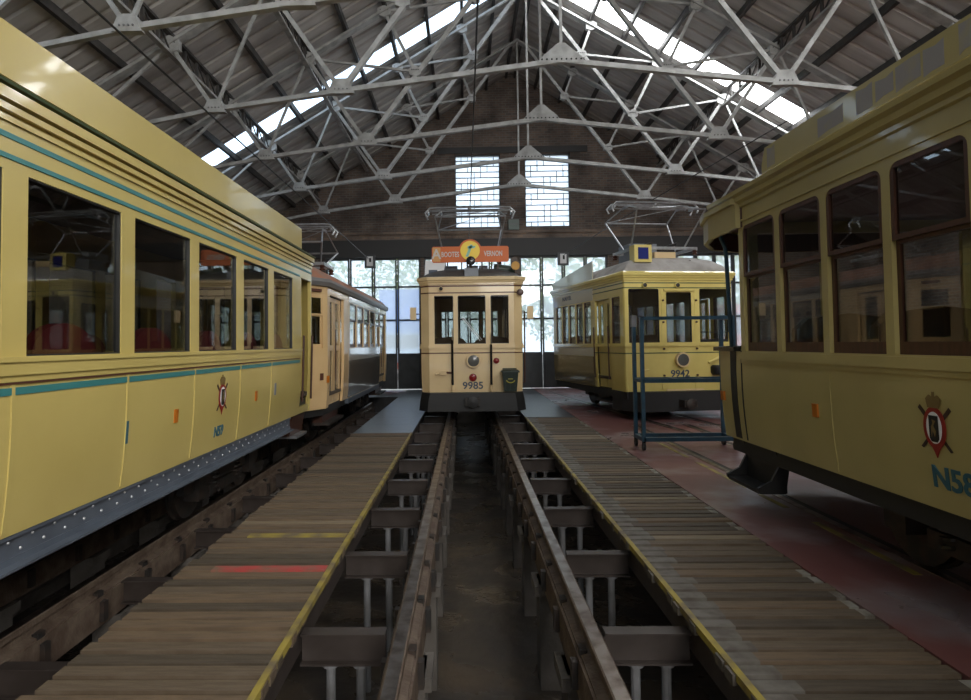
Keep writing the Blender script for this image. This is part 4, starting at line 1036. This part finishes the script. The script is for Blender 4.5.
    m = MB(); m.tube([(.42, .35, 3.12), (.42, .35, 3.22), (.47, .30, 3.28), (.40, .25, 3.3)], .03, 'iron', 8); m.build('roof_hook', t.root)
    e = 6
    m = MB(); u0, u1 = t.yu(6, 4.66), t.yu(6, 1.66); P6 = t.P(6)
    m.hexa([P6(u0, 3.04, .02), P6(u1, 3.04, .02), P6(u1, 3.04, 0), P6(u0, 3.04, 0), P6(u0, 3.24, .02), P6(u1, 3.48, .02), P6(u1, 3.48, 0), P6(u0, 3.24, 0)], 't4side'); m.build('roof_board', t.root, smooth=False)
    pantograph(t, 1.05, 3.62, 4.70, .98, fold=.66, depth=.5)
    t.inside('innerlight', [2.3, 3.1, 3.9], .85)
    t.underframe(.42, .58, .06); t.truck(2.6, 0, .38, 1.8)
    for e, u0, u1 in t.side(.7, 1.65):
        m = MB(); t.strip(m, e, u0, u1, .28, .33, .05, 'iron', -.25); m.build('entrance_step', t.root, smooth=False)
tram_right_far()

# ---- olive yellow tram, near right
def tram_right():
    y0 = -1.6; Y = lambda y: y-y0
    t = Tram('tram', (3.72, y0, .005), 0, 1.12, 7.25-y0, .95, .2, .55, .9, .64, 2.92, 't5', .05,
             label='olive yellow tram with brown window frames filling the right foreground', cat='tram', group='old trams in the depot')
    hol = {e: [] for e in range(8)}; wins = []
    edges = [(5.19-.665*k, 5.19-.665*k+.59) for k in range(10)]
    for a, b in edges:
        for e, u0, u1 in t.side(Y(a)+.0, Y(b)): wins.append((e, u0, u1, 1.50, 2.66))
    for h in wins: hol[h[0]].append(h[1:])
    for e, u0, u1 in t.side(Y(5.86), Y(6.36)): hol[e].append((u0, u1, 1.50, 2.93))
    for e in (3, 4, 5): hol[e] = [(-.01, t.elen(e)+.01, 1.5, 2.93)]
    hol[0] = [(.1, .62, 1.5, 2.62), (.72, 1.2, 1.5, 2.62), (1.3, 1.8, 1.5, 2.62)]
    t.walls(hol, .07)
    for h in wins: t.window(*h, 'brownwood', .032, 2.19)
    m = MB()
    for e, u0, u1 in t.side(Y(-1.4), Y(5.84)):
        t.strip(m, e, u0, u1, 1.42, 1.49, .03, 't5'); t.strip(m, e, u0, u1, 1.385, 1.42, .014, 't5'); t.strip(m, e, u0, u1, 2.705, 2.725, .012, 't5')
        for y in (4.47, 2.5, .5):
            for ed, a, b in t.side(Y(y)-.012, Y(y)+.012):
                if ed == e:
                    for z in [.66+.1*k for k in range(7)]: t.strip(m, e, a, b, z, z+.1, .005, 't5')
    m.build('moulding', t.root, smooth=False)
    t.sweep([(0, 2.83), (.02, 2.84), (.02, 2.87), (.05, 2.89), (.055, 2.93), (.085, 2.95), (.09, 2.985), (.05, 3.0), (-.03, 3.0)], 't5', 'cornice')
    t.roof('t5', 2.98, 3.2, .01)
    # roof hood over the open platform
    hp = [(-1.17, Y(5.80)), (-1.17, Y(6.45)), (-1.07, Y(6.83)), (-.85, Y(7.22)), (-.45, Y(7.45)), (0, Y(7.52)), (.45, Y(7.45)), (.85, Y(7.22)), (1.07, Y(6.83)), (1.17, Y(6.45)), (1.17, Y(5.80))]
    m = MB(); k = .97
    for (a, b) in zip(hp, hp[1:]):
        ai, bi = (a[0]*k, a[1]-.02), (b[0]*k, b[1]-.02)
        m.hexa([(*ai, 2.65), (*bi, 2.65), (*b, 2.65), (*a, 2.65), (*ai, 2.92), (*bi, 2.92), (*b, 2.88), (*a, 2.88)], 't5')
        ak, bk = (a[0]*.955, a[1]-.035), (b[0]*.955, b[1]-.035)
        m.hexa([(*ak, 2.652), (*bk, 2.652), (*bi, 2.652), (*ai, 2.652), (*ak, 2.86), (*bk, 2.86), (*bi, 2.86), (*ai, 2.86)], 'brownwood')
        ao, bo = (a[0]*1.025, a[1]+.03), (b[0]*1.025, b[1]+.03)
        m.hexa([(*ai, 2.87), (*bi, 2.87), (*bo, 2.88), (*ao, 2.88), (*ai, 2.96), (*bi, 2.96), (*bo, 2.93), (*ao, 2.93)], 't5')
    n = len(m.v); m.v += [(x, y, 2.95) for x, y in hp]+[(x*.6, Y(5.8)+(y-Y(5.8))*.6, 3.12) for x, y in hp]
    for i in range(10): m.face((n+i, n+i+1, n+11+i+1, n+11+i), 't5')
    m.face([n+11+i for i in range(11)], 't5'); m.build('roof_hood', t.root)
    m = MB(); m.v += [(x*.95, y-.03, 2.86) for x, y in hp]+[(x*.95, y-.03, 2.89) for x, y in hp]; m.face(range(11), 'brownwood'); m.face(range(11, 22), 'brownwood'); m.build('hood_lining', t.root, smooth=False)
    m = MB(); panel(m, lambda u, z, d: (u, Y(5.84)-d, z), -1.05, 1.05, .7, 2.85, [(-.95, -.36, 1.5, 2.6), (-.32, .32, .72, 2.6), (.36, .95, 1.5, 2.6)], .04, 't5'); m.build('bulkhead', t.root, smooth=False)
    m = MB(); r = t.ring(-.06, 0); m.v += [(x, min(y, Y(5.8)), 2.70) for x, y, _ in r]+[(x, min(y, Y(5.8)), 2.74) for x, y, _ in r]; m.face(range(8), 'brownwood'); m.face(range(8, 16), 'inner'); m.build('ceiling_lining', t.root, smooth=False)
    for e, u0, u1 in t.side(Y(-1.3), Y(5.32)):   # advertising board along the roof, letters scraped off
        m = MB(); P = t.P(e); poly = [(u0, 3.03), (u1, 3.03), (u1, 3.10), (u1-.06, 3.235), (u0, 3.235)] if e == 2 else [(u0, 3.03), (u1, 3.03), (u1, 3.235), (u0+.06, 3.235), (u0, 3.10)]
        m.prism(poly, P, -.005, .025, 't5'); o = m.build('roof_board', t.root, smooth=False)
        rng = random.Random(4); y = 5.22
        for wd, gap in ((.13, .62), (.30, .14), (.16, .03), (.16, .02), (.2, .02), (.15, .10), (.09, .07), (.12, .1), (.2, .05), (.2, .08), (.15, .05), (.2, .1), (.2, .05)):
            for ed, a, b in t.side(Y(y-wd), Y(y)):
                if ed == e:
                    z0_, z1_ = 3.045+rng.uniform(0, .02), 3.22-rng.uniform(0, .03)
                    m = MB(); m.prism([(a, z0_), (a+(b-a)*.4, z0_+rng.uniform(-.008, .02)), (b, z0_+rng.uniform(0, .02)), (b, z1_), (a+(b-a)*.6, z1_+rng.uniform(-.02, .008)), (a, z1_)], P, .025, .0265, 'smudge'); m.build('scraped_letter', o, smooth=False)
            y -= wd+gap
    # platform end: side post, dark gap, handrail
    e, u0, u1 = t.side(Y(5.86), Y(6.24))[1]
    for ya, yb in ((5.98, 6.10), (5.855, 5.87)):
        m = MB()
        for z in [.66+.12*k for k in range(7)]: t.strip(m, 6, t.yu(6, Y(yb)), t.yu(6, Y(ya)), z, z+.12, .006, 'black')
        m.build('door_gap', t.root, smooth=False)
    m = MB(); rr = [(-1.15, Y(5.88)), (-1.15, Y(6.35)), (-.57, Y(7.28)), (.57, Y(7.28)), (1.15, Y(6.35)), (1.15, Y(5.88))]
    for a, b in zip(rr, rr[1:]): m.bar((*a, 1.515), (*b, 1.515), .07, .04, 'blackgloss')
    m.build('platform_rail', t.root, smooth=False)
    m = MB(); t.strip(m, 6, t.yu(6, Y(6.33)), t.yu(6, Y(6.26)), 1.0, 1.09, .02, 'orangelens'); m.build('reflector', t.root, smooth=False)
    m = MB(); P = t.P(6); u = t.yu(6, Y(6.28))
    m.tube([P(u, .68, -.08), P(u, 2.42, -.06), P(u, 2.54, -.05), P(u-.03, 2.62, -.03), P(u-.06, 2.69, -.02), P(u-.08, 2.86, -.01)], .020, 'bluepaint', 10); m.build('grab_pole', t.root)
    # step
    m = MB(); prof = [(0, .26), (.22, .26), (.24, .28), (.24, .31), (.12, .37), (.05, .50), (.09, .66), (-.02, .66), (-.03, .45)]
    for ya, yb in ((5.45, 5.48), (6.07, 6.10)): m.prism([(x, z) for x, z in prof], lambda u, z, d: (-1.07+.0-u+.12, Y(0)+d, z), ya, yb, 'black')
    m.box(-1.18, -.93, Y(5.47), Y(6.08), .26, .29, 'black'); m.hexa([(-1.0, Y(5.47), .29), (-.93, Y(5.47), .29), (-.93, Y(6.08), .29), (-1.0, Y(6.08), .29), (-1.0, Y(5.47), .64), (-.93, Y(5.47), .64), (-.93, Y(6.08), .64), (-1.0, Y(6.08), .64)], 'black'); m.build('entrance_step', t.root, smooth=False)
    crest(t, 6, t.yu(6, Y(3.49)), 1.11, .355, .95)
    m = MB(); put_text(m, 'N58', .17, t.P(6), t.yu(6, Y(3.40)), .82, .003, 'tealnum', 1.0); m.build('fleet_number', t.root, smooth=False)
    m = MB(); u = t.yu(6, Y(4.66)); t.strip(m, 6, u-.034, u+.034, 1.02, 1.12, .012, 'orangelens'); m.build('reflector', t.root, smooth=False)
    t.inside('innerlight', [Y(v) for v in (-.5, .6, 1.7, 2.8, 3.9, 4.9)], .88)
    t.underframe(.50, .64, .10); t.truck(Y(3.7), 0, .38, 1.5); t.truck(Y(-.2), 0, .38, 1.2, False)
    m = MB(); m.box(-.95, -.55, Y(1.8), Y(2.7), .25, .5, 'frame'); m.build('equipment_case', t.root, smooth=False)
tram_right()

# ------------------------------------------------------------------ blue steel trolley
tr = empty('steel_trolley', (2.62, 9.2, 0), label='tall blue steel trolley on castors standing before the lemon yellow tram', cat='trolley')
W_, D_, H_ = 1.34, .42, 1.97; r = .026
for x in (0, W_):
    for y in (0, D_):
        m = MB(); top = H_ if not (x == 0 and y > 0) else H_-.12
        m.box(x-r, x+r, y-r, y+r, .13, top, 'bluepaint')
        if x == 0 and y > 0: m.box(x-r-.012, x+r+.012, y-r-.012, y+r+.012, top-.02, top+.16, 'post')
        m.build('upright', tr, smooth=False)
        m = MB(); m.lathe((x-.018, y, .055), (1, 0, 0), [(.055, 0), (.055, .036)], 'black', 18); m.box(x-.025, x+.025, y-.012, y+.012, .055, .13, 'iron'); m.build('castor', tr)
m = MB()
for y in (0, D_): m.box(0, W_, y-r, y+r, .13, .19, 'bluepaint')
for x in (0, W_): m.box(x-r, x+r, 0, D_, .13, .19, 'bluepaint')
m.build('base_frame', tr, smooth=False)
m = MB()
for y in (0, D_): m.box(0, W_, y-r, y+r, .99, 1.05, 'bluepaint')
for x in (0, W_, W_*.4, W_*.7): m.box(x-.02, x+.02, 0, D_, .995, 1.045, 'bluepaint')
m.build('shelf_frame', tr, smooth=False)
m = MB(); m.box(0, W_, -r, r, H_-.05, H_, 'bluepaint'); m.box(0, W_, -.02, .02, 1.50, 1.53, 'bluepaint') if False else None
m.box(W_-r, W_+r, 0, D_, H_-.05, H_, 'bluepaint'); m.build('top_rail', tr, smooth=False)

# ------------------------------------------------------------------ wires and wall boxes
def wire(name, pts, r, label, cat, grp=None):
    m = MB(); m.tube(pts, r, 'wire', 6); tag(m.build(name), label, cat, grp)
wire('contact_wire', [(-3.36, -9.9, 4.75), (-3.38, 6, 4.72), (-3.38, 21.66, 4.66)], .012, 'black overhead contact wire above the left track, running to the left door', 'wire', 'overhead contact wires')
wire('contact_wire', [(.16, -9.9, 4.85), (.16, 12, 4.80), (.16, 21.72, 4.76)], .010, 'black overhead contact wire above the central pit and cream tram', 'wire', 'overhead contact wires')
wire('contact_wire', [(4.75, 9.0, 4.80), (4.2, 14.0, 4.76), (3.49, 21.66, 4.66)], .010, 'black overhead contact wire above the lemon yellow tram', 'wire', 'overhead contact wires')
for x, lb in ((-3.33, 'small white box in a dark frame where the wire meets the left door'), (3.50, 'small white box in a dark frame where the wire meets the right door')):
    e = empty('wire_anchor_box', (x, 21.70, 4.33), label=lb, cat='box', group='wire anchor boxes on the doors')
    m = MB(); m.box(-.19, .19, 0, .12, 0, .46, 'doorsteel'); m.build('frame', e, smooth=False)
    m = MB(); m.box(-.11, .11, -.015, 0, .06, .40, 'white'); m.box(-.02, .05, -.02, -.015, .2, .34, 'black'); m.build('face', e, smooth=False)
m = MB(); m.box(1.60, 1.97, YW-.17, YW, 5.62, 5.98, 'greenbox'); m.box(1.63, 1.94, YW-.18, YW-.17, 5.80, 5.83, 'post'); tag(m.build('junction_box', smooth=False), 'small grey-green box on the brick gable between the two windows', 'box')
